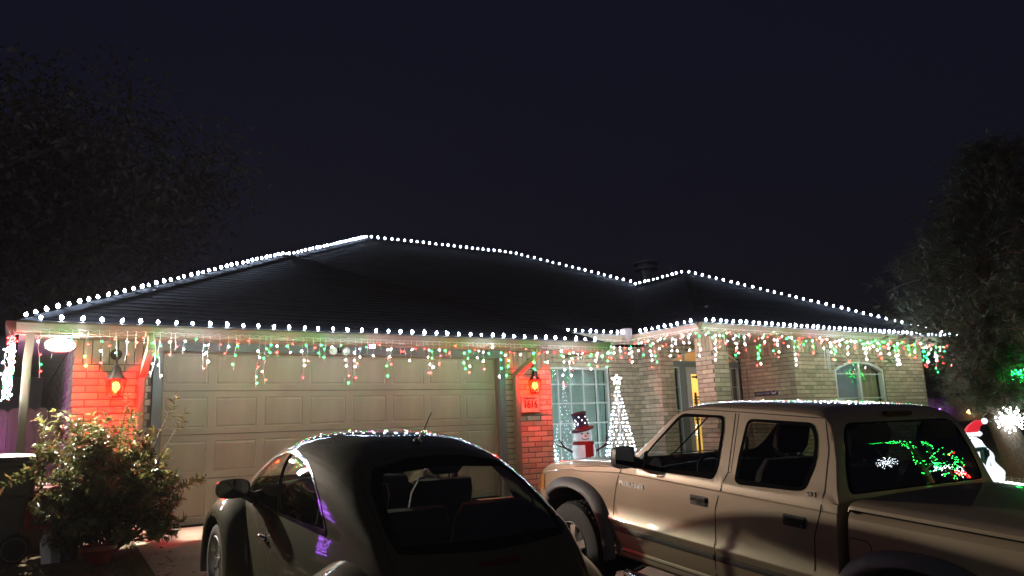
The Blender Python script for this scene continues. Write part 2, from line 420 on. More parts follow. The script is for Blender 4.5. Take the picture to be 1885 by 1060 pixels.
# ---- gutters, fascia, soffit
def gutter(a, b, z, out, h_=.125):
    a, b, out = Vector(a), Vector(b), Vector(out); mb = MB()
    prof = [(0, z), (.085, z), (.1, z-.01), (.1, z-.03), (.085, z-.055), (.07, z-h_+.02), (.055, z-h_), (0, z-h_)]
    rows = [[(p.x+out.x*o_, p.y+out.y*o_, zz) for o_, zz in prof] for p in (a, b)]
    mb.grid(rows); mb.poly(rows[0]); mb.poly(rows[1])
    return hb(mb, 'gutter', M_trim, smooth=30)
def fascia(a, b, z0, z1, out):
    out = Vector(out); a, b = Vector(a), Vector(b); mb = MB()
    q = [a, b, b-out*.03, a-out*.03]
    mb.add([(p.x, p.y, z0) for p in q]+[(p.x, p.y, z1) for p in q], [(0,1,2,3),(4,5,6,7),(0,1,5,4),(1,2,6,5),(2,3,7,6),(3,0,4,7)])
    return hb(mb, 'fascia', M_trim)
S1, S2 = 2.19, 2.495
gutter((.0, 9.46, 0), (8.1, 9.46, 0), 2.31, (0, -1, 0)); fascia((.0, 9.46, 0), (8.1, 9.46, 0), S1-.02, 2.295, (0, -1, 0))
gutter((.0, 19.9, 0), (.0, 9.46, 0), 2.31, (-1, 0, 0)); fascia((8.09, 9.46, 0), (8.09, 10.64, 0), S1-.02, 2.3, (1, 0, 0))
gutter((8.05, 10.63, 0), (9.68, 10.63, 0), 2.62, (0, -1, 0)); fascia((7.3, 10.63, 0), (9.7, 10.63, 0), S2-.02, 2.60, (0, -1, 0))
gutter((9.68, 10.62, 0), (9.68, 8.84, 0), 2.62, (-1, 0, 0)); fascia((9.68, 10.62, 0), (9.68, 8.84, 0), S2-.02, 2.60, (-1, 0, 0))
gutter((9.6, 8.84, 0), (18.42, 8.84, 0), 2.622, (0, -1, 0)); fascia((9.68, 8.84, 0), (18.34, 8.84, 0), S2-.02, 2.602, (0, -1, 0))
gutter((18.34, 8.75, 0), (18.34, 21, 0), 2.618, (1, 0, 0))
mb = MB(); mb.box((9.42, 10.44, 2.5), (9.57, 10.6, 2.73)); o = hb(mb, 'splash_guard', M_trim); o['label'] = 'tan splash guard at the inside gutter corner'
M_soff = mat('tan soffit boards', (.40, .34, .27), .6, isl=.12, bump=.05)
def soffit(x0, x1, y0, y1, z, along='y'):
    mb = MB()
    if along == 'y':
        n = int((x1-x0)/.1)
        for i in range(n): a = x0+(x1-x0)*i/n; b = x0+(x1-x0)*(i+1)/n-.006; mb.box((a, y0, z), (b, y1, z+.012))
    else:
        n = int((y1-y0)/.1)
        for i in range(n): a = y0+(y1-y0)*i/n; b = y0+(y1-y0)*(i+1)/n-.006; mb.box((x0, a, z), (x1, b, z+.012))
    mb.box((x0, y0, z+.013), (x1, y1, z+.03))
    hb(mb, 'soffit', M_soff)
soffit(.03, 8.06, 9.44, 10.2, S1); soffit(.03, .58, 10.2, 19.9, S1, 'x'); soffit(7.3, 9.7, 10.62, 11.4, S2)
soffit(9.71, 18.3, 8.82, 10.9, S2); soffit(17.5, 18.3, 10.9, 20, S2, 'x')

# ---- garage door
gdx = GDX1-GDX0; gd = empty('garage_door', Vector((GDX0, 10.05, 0))-HO, parent=house)
gd['label'] = 'wide almond sectional garage door with raised panels'
SH = .5334
b = MB(); x, z = .5, .5
v = []
for (k, y) in ((0, .0), (.03, .006), (.06, .006), (.11, -.001)):
    kx, kz = k*.55, k*.75; v += [(kx, y, kz), (1-kx, y, kz), (1-kx, y, 1-kz), (kx, y, 1-kz)]
f = [(12, 13, 14, 15)]
for q in range(3): f += [(q*4+i, q*4+(i+1) % 4, q*4+4+(i+1) % 4, q*4+4+i) for i in range(4)]
b.add(v, f); me_pan = b.mesh('panel', M_door)
for s_ in range(4):
    mb = MB(); z0, z1 = s_*SH+.004, (s_+1)*SH-.004
    # section with eight panel openings
    px_ = [(i*gdx/8+.045, (i+1)*gdx/8-.045) for i in range(8)]; za, zb = z0+.075, z1-.075
    mb.box((0, 0, z0), (gdx, .04, za)); mb.box((0, 0, zb), (gdx, .04, z1))
    ed = [0]+[c for p in px_ for c in p]+[gdx]
    for i in range(0, len(ed), 2): mb.box((ed[i], .0, za), (ed[i+1], .04, zb))
    o = mb.build('section', M_door, gd)
    for (xa, xb) in px_: link('panel', me_pan, gd, (xa, .0, za), None, (xb-xa, 1, zb-za))
mb = MB(); mb.box((0, .01, -.02), (gdx, .045, .004)); mb.build('bottom_seal', M_black, gd)
for xa in (GDX0-.1, GDX1): mb = MB(); mb.box((xa, 9.93, -.05), (xa+.1, 10.1, 2.08)); hb(mb, 'door_jamb', M_bluetrim)
mb = MB(); mb.box((GDX0-.1, 9.93, 2.082), (GDX1+.1, 10.1, 2.19)); hb(mb, 'door_header', M_bluetrim)
mb = MB(); mb.box((GDX0, 10.0, 2.055), (GDX1, 10.04, 2.081)); mb.box((GDX0, 10.0, 0), (GDX0+.025, 10.04, 2.055)); mb.box((GDX1-.025, 10.0, 0), (GDX1, 10.04, 2.055)); hb(mb, 'door_stop', M_trim)

# ---- downspouts
def spout(pts, name='downspout'):
    mb = MB(); P = [Vector(p) for p in pts]; ro = []
    for i, p in enumerate(P):
        t = (P[min(i+1, len(P)-1)]-P[max(i-1, 0)]).normalized(); x_ = Vector((1, 0, 0)); n_ = x_.cross(t).normalized()
        if abs(t.x) > .5: x_ = Vector((0, 0, 1)).cross(t).cross(t).normalized(); x_ = Vector((t.z, 0, -t.x)).normalized(); n_ = Vector((0, 1, 0))
        ro.append([p+x_*a*.040+n_*c*.040 for a, c in ((-1,-1),(-.5,-1.12),(0,-1),(.5,-1.12),(1,-1),(1,1),(-1,1),(-1,-1))])
    mb.grid(ro); hb(mb, name, M_trim, smooth=35)
spout([(1.30, 9.42, 2.2), (1.30, 9.43, 2.05), (1.29, 9.66, 1.9), (1.285, 9.88, 1.78), (1.28, 9.895, 1.7), (1.28, 9.895, .1), (1.28, 9.8, .0)])
spout([(6.68, 9.42, 2.2), (6.67, 9.43, 2.06), (6.62, 9.66, 1.93), (6.58, 9.88, 1.82), (6.575, 9.895, 1.72), (6.575, 9.895, .1), (6.575, 9.8, .0)])
spout([(.13, 9.46, 2.2), (.13, 9.47, 2.1), (.12, 9.5, 1.9), (.12, 9.5, .1), (.12, 9.35, .0)])

# ---- dining window with small panes
M_frame = mat('pale green-white window frame', (.60, .66, .64), .45)
wn = empty('window', Vector((WX0, YWIN+.05, WZ0))-HO, parent=house); wn['label'] = 'tall many-paned window beside the garage'
ww, wh = WX1-WX0, WZ1-WZ0
mb = MB(); t = .05
mb.box((0, -.03, 0), (t, .05, wh)); mb.box((ww-t, -.03, 0), (ww, .05, wh)); mb.box((t, -.03, 0), (ww-t, .05, t)); mb.box((t, -.03, wh-t), (ww-t, .05, wh)); mb.build('frame', M_frame, wn)
xs_ = [t]+[WXm-WX0 for WXm in (8.16, 8.468, 8.757, 9.064, 9.377)]+[ww-t]; zs_ = [t]+[z-WZ0 for z in (.666, 1.041, 1.41, 1.763)]+[wh-t]
for xv in xs_[1:-1]: mb = MB(); mb.box((xv-.011, -.022, t), (xv+.011, .0, wh-t)); mb.build('muntin', M_frame, wn)
for zv in zs_[1:-1]: mb = MB(); mb.box((t, -.024, zv-.011), (ww-t, -.002, zv+.011)); mb.build('muntin', M_frame, wn)
for i in range(len(xs_)-1):
    for j in range(len(zs_)-1):
        mb = MB(); mb.quad((xs_[i], .004, zs_[j]), (xs_[i+1], .004, zs_[j]), (xs_[i+1], .004, zs_[j+1]), (xs_[i], .004, zs_[j+1])); mb.build('pane', M_glassw, wn)
M_curt = mat('pale curtain fabric', (.38, .52, .48), .9, var=.08, scale=8)
def curtain(x0, x1, z0, z1, y, parent, m, name='curtain', amp=.03, per=.16):
    mb = MB(); n = int((x1-x0)/.02); rows = []
    for k in range(5):
        z = lerp(z0, z1, k/4); rows.append([(lerp(x0, x1, i/n), y+amp*math.sin(2*math.pi*lerp(x0, x1, i/n)/per+k*.25)+.3*amp*math.sin(lerp(x0, x1, i/n)*23), z) for i in range(n+1)])
    mb.grid(rows); return mb.build(name, m, parent, smooth=60)
curtain(.03, ww-.24, .02, wh-.02, .13, wn, M_curt, amp=.018, per=.3); curtain(ww-.20, ww-.03, .02, wh-.02, .13, wn, M_curt)
mb = MB(); mb.box((-.1, .3, -.1), (ww+.1, .32, wh+.1)); mb.build('room_back', mat('dark room', (.03, .03, .03), .9), wn)

# ---- entry unit: door, sidelights, arched transom
en = empty('entry_door', Vector((10.83, YEN+.04, .06))-HO, parent=house); en['label'] = 'slate blue front entry with sidelights, arched transom and glass storm door'
ew, zs0, zsp, zcr = 1.96, 0, 2.14, 2.40
mb = MB()
for a, b2 in ((0, .035), (.20, .375), (1.60, 1.68), (1.925, 1.96)): mb.box((a, 0, 0), (b2, .1, 2.0))
mb.box((0, -.01, 2.0), (ew, .1, 2.12)); mb.box((0, -.01, -.0), (.37, .1, .25)); mb.box((1.6, -.01, 0), (ew, .1, .25))
mb.build('door_frame', M_bluetrim, en)
hw = ew/2; rise = zcr-zsp; rad = (hw*hw+rise*rise)/(2*rise); cz = zcr-rad; am = math.asin(hw/rad)
arcp = [(hw+rad*math.sin(lerp(-am, am, i/16)), cz+rad*math.cos(lerp(-am, am, i/16))) for i in range(17)]
arci = [(hw+(rad-.045)*math.sin(lerp(-am, am, i/16)), cz+(rad-.045)*math.cos(lerp(-am, am, i/16))) for i in range(17)]
mb = MB(); mb.grid([[(p[0], 0, p[1]), (q[0], 0, q[1]), (q[0], .09, q[1]), (p[0], .09, p[1])] for p, q in zip(arcp, arci)]); mb.build('arch_frame', M_frame, en)
M_warm = emit('lamp-lit hall wall', (1.0, .50, .10), .9); M_warm2 = emit('lamp-lit hall ceiling', (1.0, .42, .13), .24)
for i, (a, b2) in enumerate(((.03, .37), (.39, .95), (.97, 1.58), (1.6, 1.92))):
    def top(xx): d = xx-hw; return cz+math.sqrt((rad-.045)**2-d*d)
    n = 5; mb = MB(); pts = [(a, .03, 2.12), (b2, .03, 2.12)]+[(lerp(b2, a, k/n), .03, top(lerp(b2, a, k/n))) for k in range(n+1)]
    mb.poly(pts); mb.build('transom_pane', M_glassw, en)
for a in (.38, .96, 1.59): mb = MB(); mb.box((a-.012, .0, 2.12), (a+.012, .05, top(a))); mb.build('muntin', M_frame, en)
mb = MB(); mb.quad((.02, .12, 2.0), (ew-.02, .12, 2.0), (ew-.02, .12, 2.6), (.02, .12, 2.6)); mb.build('hall_ceiling_glow', M_warm2, en)
def sidelight(x0, x1):
    mb = MB(); mb.box((x0, .0, .25), (x0+.02, .06, 2.0)); mb.box((x1-.02, .0, .25), (x1, .06, 2.0)); mb.box((x0, .0, 1.98), (x1, .06, 2.0))
    f_ = mb.build('sidelight', M_frame, en)
    mb = MB(); mb.quad((x0, .035, .25), (x1, .035, .25), (x1, .035, 2.0), (x0, .035, 2.0)); mb.build('pane', M_glassw, f_)
    for z in (.7, 1.15, 1.6): mb = MB(); mb.box((x0, .01, z-.007), (x1, .03, z+.007)); mb.build('muntin', M_frame, f_)
    curtain(x0, x1, .25, 2.0, .12, f_, mat('sheer sidelight curtain', (.36, .33, .25), .9, var=.1), amp=.012, per=.07)
sidelight(.035, .20); sidelight(1.68, 1.925)
# storm door with large glass, the lit hall behind
mb = MB(); d0, d1 = .375, 1.60
mb.box((d0, -.02, 0), (d0+.115, .02, 2.0)); mb.box((d1-.115, -.02, 0), (d1, .02, 2.0)); mb.box((d0+.115, -.02, 1.86), (d1-.115, .02, 2.0)); mb.box((d0+.115, -.02, 0), (d1-.115, .02, .3)); sdoor = mb.build('storm_door', mat('pale grey storm door', (.42, .44, .45), .45), en)
mb = MB(); mb.quad((d0+.115, .0, .3), (d1-.115, .0, .3), (d1-.115, .0, 1.86), (d0+.115, .0, 1.86)); mb.build('pane', M_glassw, sdoor)
mb = MB(); mb.tube([(d0+.12, -.05, 1.80), (d0+.55, -.06, 1.79)], .018, 8); mb.tube([(d0+.24, -.055, 1.80), (d0+.5, -.06, 1.79)], .035, 10); mb.build('door_closer', M_black, sdoor)
mb = MB(); mb.quad((.38, .09, 0), (.80, .09, 0), (.80, .09, 2.0), (.38, .09, 2.0)); mb.build('lit_hall', M_warm, en)
mb = MB(); mb.box((.80, .05, 0), (1.6, .1, 2.0)); mb.build('inner_door', mat('inner door', (.1, .08, .06), .6), en)
# pattern hanging in the doorway: a wooden welcome post on the porch side of the hall
mb = MB()
rn = random.Random(4)
for k in range(9): mb.box((.60+rn.uniform(0, .04), .06, .95+k*.055), (.75+rn.uniform(-.02, .03), .075, .985+k*.055))
mb.box((.65, .062, .3), (.70, .078, 1.5)); mb.build('hall_rack', mat('dark wood', (.10, .055, .03), .6), en)

# ---- arched bedroom window
aw = empty('window', Vector((AX0, YFR+.05, AZ0))-HO, parent=house); aw['label'] = 'arched bedroom window with drawn pale curtains'
W_, HS, HC = AX1-AX0, AZS-AZ0, AZC-AZ0
hwA = W_/2; rs = HC-HS; rdA = (hwA**2+rs**2)/(2*rs); czA = HC-rdA; amA = math.asin(hwA/rdA)
def arcA(inset, n=16): return [(hwA+(rdA-inset)*math.sin(lerp(-amA, amA, i/n))*(1-inset/hwA), czA+(rdA-inset)*math.cos(lerp(-amA, amA, i/n))) for i in range(n+1)]
o_ = [(0, 0)]+arcA(0)+[(W_, 0)]; i_ = [(.05, .05)]+arcA(.05)+[(W_-.05, .05)]
mb = MB(); mb.grid([[(p[0], -.04, p[1]), (q[0], -.04, q[1]), (q[0], .05, q[1]), (p[0], .05, p[1])] for p, q in zip(o_+[o_[0]], i_+[i_[0]])]); mb.build('frame', M_frame, aw)
mb = MB(); mb.box((hwA-.035, -.035, .05), (hwA+.035, .03, HC-.045)); mb.build('mullion', M_frame, aw)
for z in (.62, 1.12): mb = MB(); mb.box((.05, -.02, z-.008), (W_-.05, .0, z+.008)); mb.build('muntin', M_frame, aw)
mb = MB(); mb.poly([(p[0], .01, p[1]) for p in i_]); mb.build('pane', M_glassw, aw)
curtain(.03, hwA*1.15, .03, HC, .10, aw, mat('blue-grey curtain', (.34, .38, .46), .9, var=.1), amp=.03, per=.22)
curtain(hwA*1.1, W_-.03, .03, HC, .14, aw, mat('cream curtain', (.46, .40, .28), .9, var=.1), amp=.03, per=.2)
mb = MB(); mb.box((-.06, -.09, -.07), (W_+.06, .02, 0)); mb.build('sill', M_brick, aw)
# ================================================================== LIGHT STRINGS
M_c9 = emit('cool white bulb glow', (.60, .72, 1.0), 70.0)
M_mw = emit('white mini bulb glow', (.86, .86, 1.0), 330.0)
M_mr = emit('red mini bulb glow', (1.0, .008, .007), 110.0)
M_mg = emit('green mini bulb glow', (.005, 1.0, .08), 150.0)
b = MB(); b.lathe([(.003, 0), (.011, .005), (.017, .014), (.0185, .022), (.015, .033), (.008, .044), (.0, .052)], 8, cap=False); me_c9 = b.mesh('bulb', M_c9, 80)
def mini(m): 
    b = MB(); b.lathe([(.0, -.008), (.0046, -.004), (.0052, .002), (.0, .010)], 6, cap=False); return b.mesh('bulb', m, 80)
ME_MINI = {'w': mini(M_mw), 'r': mini(M_mr), 'g': mini(M_mg)}
rs_ = random.Random(11)
def polyline(pts, step, jit=.06):
    P = [Vector(p) for p in pts]; out = []; d = step*.5; acc = 0
    for a, b2 in zip(P[:-1], P[1:]):
        L = (b2-a).length
        while d < acc+L: out.append((a.lerp(b2, (d-acc)/L), (b2-a).normalized())); d += step*(1+rs_.uniform(-jit, jit))
        acc += L
    return out
def c9_string(label, pts, step):
    t = empty('bulb_string', pts[0]); tag(t, label, 'string lights', 'large white bulb strings on the roof')
    o = Vector(pts[0]); mb = MB(); pos = polyline(pts, step)
    path = []
    for k, (p, d) in enumerate(pos):
        path.append(p-o+Vector((0, 0, -.004)))
        if k+1 < len(pos): path.append((p+pos[k+1][0])/2-o+Vector((0, 0, -.016)))
    if len(path) > 1: mb.tube(path, .004, 5)
    for p, d in pos: mb.tube([p-o+Vector((0, 0, -.012)), p-o+Vector((0, 0, .018))], .010, 6)
    mb.build('wire', M_gwire, t)
    for p, d in pos:
        link('bulb', me_c9, t, p-o+Vector((0, 0, .016)), (rs_.uniform(-.38, .38), rs_.uniform(-.38, .38), 0), (rs_.uniform(.82, 1.15),)*3)
    return t
U = Vector((0, 0, 1))
def off(p, dz): return (p[0], p[1], p[2]+dz)
c9_string('white bulb string along the garage gutter', [(.12, 9.42, 2.315), (8.0, 9.42, 2.315)], .19)
c9_string('white bulb string up the long left hip of the garage roof', [off(GFL, .03), off(GA, .03)], .155)
c9_string('white bulb string up the main roof hip to the highest peak', [(4.15, 14.35, 4.415), off(MA, .03)], .18)
c9_string('white bulb string along the top ridge and down toward the roof valley', [off(MA, .03), off(MB_, .03), (14.1, 15.12, 4.77)], .185)
c9_string('white bulb string along the short ridge rising to the second peak', [(14.01, 15.1, 4.70), off(WA, .03)], .17)
c9_string('white bulb string down the right hip of the wing roof', [off(WA, .03), off(WFR, .03)], .175)
c9_string('short white bulb string on the gutter above the tall window', [(8.1, 10.58, 2.635), (9.42, 10.58, 2.635)], .165)
c9_string('white bulb string on the side gutter of the wing', [(9.62, 10.36, 2.635), (9.62, 8.86, 2.635)], .16)
c9_string('white bulb string along the front gutter of the wing', [(9.66, 8.78, 2.635), (18.36, 8.78, 2.635)], .172)

def icicle_run(label, a, b2, step, lens, seed, dens=.085):
    rn = random.Random(seed); a, b2 = Vector(a), Vector(b2); t = empty('icicle_lights', a); tag(t, label, 'icicle lights', 'red, green and white icicle strings under the eaves')
    L = (b2-a).length; d = (b2-a)/L; n = int(L/step); nr = Vector((d.y, -d.x, 0))
    mb = MB(); path = []
    for i in range(n*2+1): path.append(d*(L*i/(n*2))+Vector((0, 0, -.012 if i % 2 else 0)))
    mb.tube(path, .0035, 4); mb.build('wire', M_wire, t)
    for i in range(n+1):
        s = min(L, max(0, L*i/n+rn.uniform(-.3, .3)*step)); ln = lens[(i*7+seed) % len(lens)]*rn.uniform(.8, 1.15)
        pts = [Vector((0, 0, 0))]; z = 0; sx = sy = 0
        k = max(2, int(ln/.05))
        for j in range(k):
            z -= ln/k; sx += rn.uniform(-.013, .013); sy += rn.uniform(-.007, .007); pts.append(d*sx+nr*sy+Vector((0, 0, z)))
        mb = MB(); mb.tube(pts, .0028, 4); st = mb.build('strand', M_wire, t, loc=d*s)
        nb = max(1, int(ln/dens)); c0 = rn.randrange(8)
        for j in range(nb):
            f_ = (.5+j+rn.uniform(-.22, .22))/nb*.82+.18; f_ *= len(pts)-1; kk = min(len(pts)-2, int(f_)); p = pts[kk].lerp(pts[kk+1], min(1, f_-kk))
            c = 'r' if (j == nb-1 and rn.random() < .5) else 'wgwrgwgw'[(j*3+c0) % 8]
            link('bulb', ME_MINI[c], st, p+d*rn.choice((-1, 1))*.015+Vector((0, 0, -.004)), (rn.uniform(-.9, .9), rn.uniform(-.9, .9), 0), (rn.uniform(.7, 1.2),)*3)
    return t
LN = [.16, .30, .12, .42, .20, .10, .34, .22, .14, .45, .26, .18, .38]
icicle_run('icicle lights hanging from the garage gutter over the big door', (.22, 9.275, 2.215), (7.95, 9.275, 2.215), .088, [x*1.25 for x in LN], 3, .12)
icicle_run('icicle lights hanging above the tall paned window', (7.9, 10.46, 2.51), (9.5, 10.46, 2.51), .10, [.5, .3, .62, .42, .74, .36, .55], 5, .11)
icicle_run('icicle lights hanging from the side gutter beside the porch', (9.50, 10.4, 2.52), (9.50, 8.75, 2.52), .085, [x*1.2 for x in LN], 6, .11)
icicle_run('icicle lights hanging from the front gutter of the wing', (9.55, 8.635, 2.51), (18.3, 8.635, 2.51), .082, [x*1.3 for x in LN], 8, .115)
icicle_run('thick cluster of icicle lights at the far right eave end', (18.45, 8.78, 2.52), (18.45, 12.6, 2.52), .16, [.55, .4, .66, .5, .6, .35], 9, .085)
# bunched strand hanging at the near left corner of the eave
t = empty('icicle_bundle', (-.04, 9.42, 2.24)); tag(t, 'bunched icicle lights hanging straight down at the near garage corner', 'icicle lights', 'red, green and white icicle strings under the eaves')
rn = random.Random(5)
for i in range(9):
    ln = rn.uniform(.6, .85); pts = [Vector((0, 0, 0))]; n = 12; ox, oy = rn.uniform(-.035, .045), rn.uniform(-.05, .05)
    for j in range(n): pts.append(Vector((ox*min(1, j/3)+rn.uniform(-.015, .015), oy*min(1, j/3)+rn.uniform(-.015, .015), -ln*(j+1)/n)))
    mb = MB(); mb.tube(pts, .003, 4); st = mb.build('strand', M_wire, t)
    for j in range(2, n+1):
        c = 'r' if j < 4 or rn.random() < .14 else ('g' if rn.random() < .18 else 'w'); link('bulb', ME_MINI[c], st, pts[j]+Vector((rn.uniform(-.02, .02), rn.uniform(-.02, .02), 0)))

# ================================================================== LAMPS AND FITTINGS ON THE WALLS
M_lglass = glass('seeded lantern glass', (1.0, .90, .72), 1.45)
M_redbulb = emit('red coloured bulb', (1.0, .0014, .00025), 1000.0)
def lantern(x, label):
    t = empty('wall_lantern', (x, YW-.012, 1.52)); tag(t, label, 'lantern', 'wall lanterns beside the garage door')
    mb = MB(); mb.lathe([(.055, 0), (.065, .004), (.06, .016), (.03, .02)], 16, (0, .0, .50), 'y'); 
    mb.v = [(p[0], -p[1], p[2]) for p in mb.v]; mb.build('back_plate', M_iron, t, smooth=40)
    mb = MB(); mb.tube([(0, -.015, .5), (0, -.05, .53), (0, -.1, .535), (0, -.12, .5), (0, -.125, .44), (0, -.125, .36)], .011, 8); mb.tube([(0, -.02, .46), (0, -.06, .42), (0, -.1, .44), (0, -.11, .48)], .008, 8); mb.build('arm', M_iron, t, smooth=50)
    cx = (0, -.125, 0)
    mb = MB(); mb.lathe([(.002, .40), (.012, .39), (.016, .375), (.03, .36), (.045, .33), (.055, .285), (.07, .25), (.1, .222), (.112, .21), (.108, .2)], 6, cx); mb.build('roof_cap', M_iron, t, smooth=25)
    mb = MB(); mb.lathe([(.08, .012), (.082, -.002), (.072, -.006), (.07, .006)], 6, cx, cap=False); mb.build('base', M_iron, t, smooth=25)
    mb = MB()
    for i in range(6):
        a = 2*math.pi*i/6; mb.tube([(.078*math.cos(a), -.125+.078*math.sin(a), .01), (.108*math.cos(a), -.125+.108*math.sin(a), .2)], .006, 6)
    mb.build('bars', M_iron, t)
    for i in range(6):
        a, c = 2*math.pi*i/6, 2*math.pi*(i+1)/6; mb = MB()
        mb.quad(*[(r_*math.cos(q), -.125+r_*math.sin(q), z) for r_, q, z in ((.074, a, .012), (.074, c, .012), (.104, c, .2), (.104, a, .2))]); mb.build('pane', M_lglass, t)
    mb = MB(); mb.lathe([(.0, .178), (.026, .168), (.042, .142), (.045, .115), (.034, .085), (.015, .07), (.012, .055), (0, .05)], 12, cx); mb.build('bulb', M_redbulb, t, smooth=60)
    return t
lantern(1.0, 'black wall lantern with a red bulb behind the leafy bush')
lantern(6.88, 'black wall lantern with a red bulb above the house number plaque')
# house number plaque
t = empty('house_number_plaque', (6.845, YW-.012, 1.36)); tag(t, 'square pale house number plaque reading 1616 under the lantern', 'house number')
M_plq = mat('cream stone plaque', (.46, .38, .28), .7, var=.1, bump=.2)
mb = MB(); mb.box((-.185, -.03, -.14), (.185, 0, .14)); mb.build('plate', M_plq, t, bevel=.006)
mb = MB(); mb.box((-.17, -.04, -.125), (-.155, -.03, .125)); mb.box((.155, -.04, -.125), (.17, -.03, .125)); mb.box((-.155, -.04, -.125), (.155, -.03, -.11)); mb.box((-.155, -.04, .11), (.155, -.03, .125)); mb.build('border', M_plq, t)
me = text_mesh('1616', .165, .004); me.materials.append(M_iron); o = link('numerals', me, t, (0, -.034, -.01), (R(90), 0, 0), (.82, 1.05, 1))
mb = MB(); mb.tube([(-.12, -.036, .095), (-.06, -.04, .085), (0, -.04, .09), (.06, -.04, .085), (.12, -.036, .095)], [.004, .01, .008, .01, .004], 8); mb.build('scroll', M_iron, t)
# flood light at the near corner
M_flood = emit('flood lamp lens', (1.0, .90, .72), 12.0)
t = empty('floodlight', (.57, 9.93, 2.15)); tag(t, 'glaring twin floodlight under the eave at the near garage corner', 'floodlight')
mb = MB(); mb.box((-.07, -.05, -.05), (.02, .0, .03)); mb.build('mounting_box', M_white, t, bevel=.006)
D = Vector((.10, -.86, -.50)).normalized(); c = Vector((-.15, -.17, -.05)); hd = empty('lamp_head', c, D.to_track_quat('-Y', 'Z').to_euler(), t)
hd.rotation_euler = (R(-30), 0, R(7))
mb = MB(); mb.grid([[(.15*r_*math.cos(2*math.pi*k/28), yy, .09*r_*math.sin(2*math.pi*k/28)) for k in range(29)] for r_, yy in ((1, -.004), (1.02, .0), (1.0, .03), (.7, .06), (.05, .065))]); mb.build('housing', M_white, hd, smooth=40)
mb = MB(); mb.grid([[(.147*r_*math.cos(2*math.pi*k/28), yy, .087*r_*math.sin(2*math.pi*k/28)) for k in range(29)] for r_, yy in ((1, .0), (.95, -.012), (.75, -.03), (.4, -.042), (.02, -.046))]); mb.build('lens', M_flood, hd, smooth=60)
mb = MB(); mb.tube([(-.13, -.11, -.02), (-.06, -.04, -.01)], .014, 8); mb.build('arm', M_white, t)
for (dr, en_) in (((.52, -.78, -.50), 640), ((-.08, -.68, -.72), 300)):
    D = Vector(dr).normalized(); ld = bpy.data.lights.new('flood_beam', 'SPOT'); ld.energy = en_; ld.color = (1.0, .90, .72); ld.spot_size = R(125); ld.spot_blend = .6; ld.shadow_soft_size = .05
    lo = bpy.data.objects.new('flood_beam', ld); col.objects.link(lo); lo.parent = t; lo.location = c+Vector((0, -.06, -.03)); lo.rotation_euler = D.to_track_quat('-Z', 'Y').to_euler()
# pink-lit security camera and unlit sensor light over the door
M_pink = emit('pink infrared leds', (1.0, .22, .55), 9.0)
t = empty('security_camera', (4.03, 9.58, 2.165)); tag(t, 'small security camera with glowing pink leds under the garage eave', 'camera')
mb = MB(); mb.box((-.06, -.05, -.05), (.06, .04, .022)); mb.build('housing', M_black, t, bevel=.008)
for i in range(3):
    for j in range(2): mb = MB(); mb.lathe([(.013, 0), (.013, .004), (.006, .009), (0, .01)], 10, (0, 0, 0), 'y'); mb.v = [(p[0], -p[1], p[2]) for p in mb.v]; mb.build('led', M_pink, t, loc=(-.032+i*.032, -.051, -.028+j*.03))
t = empty('sensor_light', (3.68, 9.93, 2.13)); tag(t, 'unlit twin sensor light on the header above the garage door', 'light fixture')
mb = MB(); mb.box((-.05, -.03, -.03), (.05, 0, .03)); mb.build('base', M_iron, t, bevel=.004)
for s in (-1, 1):
    mb = MB(); mb.lathe([(.02, .05), (.045, .02), (.055, -.04), (.05, -.045)], 14, (s*.09, -.09, -.02), 'y'); mb.build('lamp_head', M_white, t, smooth=40)
    mb = MB(); mb.tube([(s*.03, -.02, 0), (s*.09, -.05, -.02)], .01, 6); mb.build('arm', M_iron, t)
# blue name board on the porch side wall
t = empty('name_board', (XPR-.012, 10.12, 1.49)); tag(t, 'narrow dark blue board with grey lettering on the porch side wall', 'sign')
M_navy = mat('navy painted board', (.035, .033, .085), .5, var=.2, scale=20); M_grey = mat('grey painted lettering', (.20, .20, .28), .6)
mb = MB(); mb.box((-.022, -.285, -.045), (0, .285, .045)); mb.build('board', M_navy, t, bevel=.004)
# blurred lettering bars
for k, (a, c) in enumerate(((.24, .12), (.10, .06), (.03, -.10))): mb = MB(); mb.box((-.026, c, -.018), (-.022, a, .018)); mb.build('lettering', M_grey, t)
mb = MB()
for (y0, z0, y1, z1) in ((-.14, .022, -.175, -.022), (-.175, -.022, -.20, .005), (-.20, .005, -.22, -.018), (-.22, -.018, -.255, .026)): mb.tube([(-.026, y0, z0), (-.026, y1, z1)], .009, 6)
mb.build('emblem', M_white, t)
# wind chime on the wing wall, under the eave
t = empty('wind_chime', (13.62, YFR-.2, 2.33)); tag(t, 'small wind chime with pale tubes hanging by the arched window', 'wind chime')
mb = MB(); mb.tube([(0, 0, .16), (0, 0, 0)], .003, 4); mb.lathe([(.06, 0), (.06, -.015), (0, -.02)], 14); mb.build('top_disc', M_trim, t)
for i in range(5): a = i*2*math.pi/5+.3; mb = MB(); mb.tube([(.045*math.cos(a), .045*math.sin(a), -.03), (.045*math.cos(a), .045*math.sin(a), -.34-.03*i)], .009, 8); mb.build('chime_tube', M_white, t)
# conduit on porch wall
mb = MB(); mb.tube([(XPR-.02, 10.56, -.05), (XPR-.02, 10.56, 2.0)], .012, 8); hb(mb, 'conduit', M_trim)
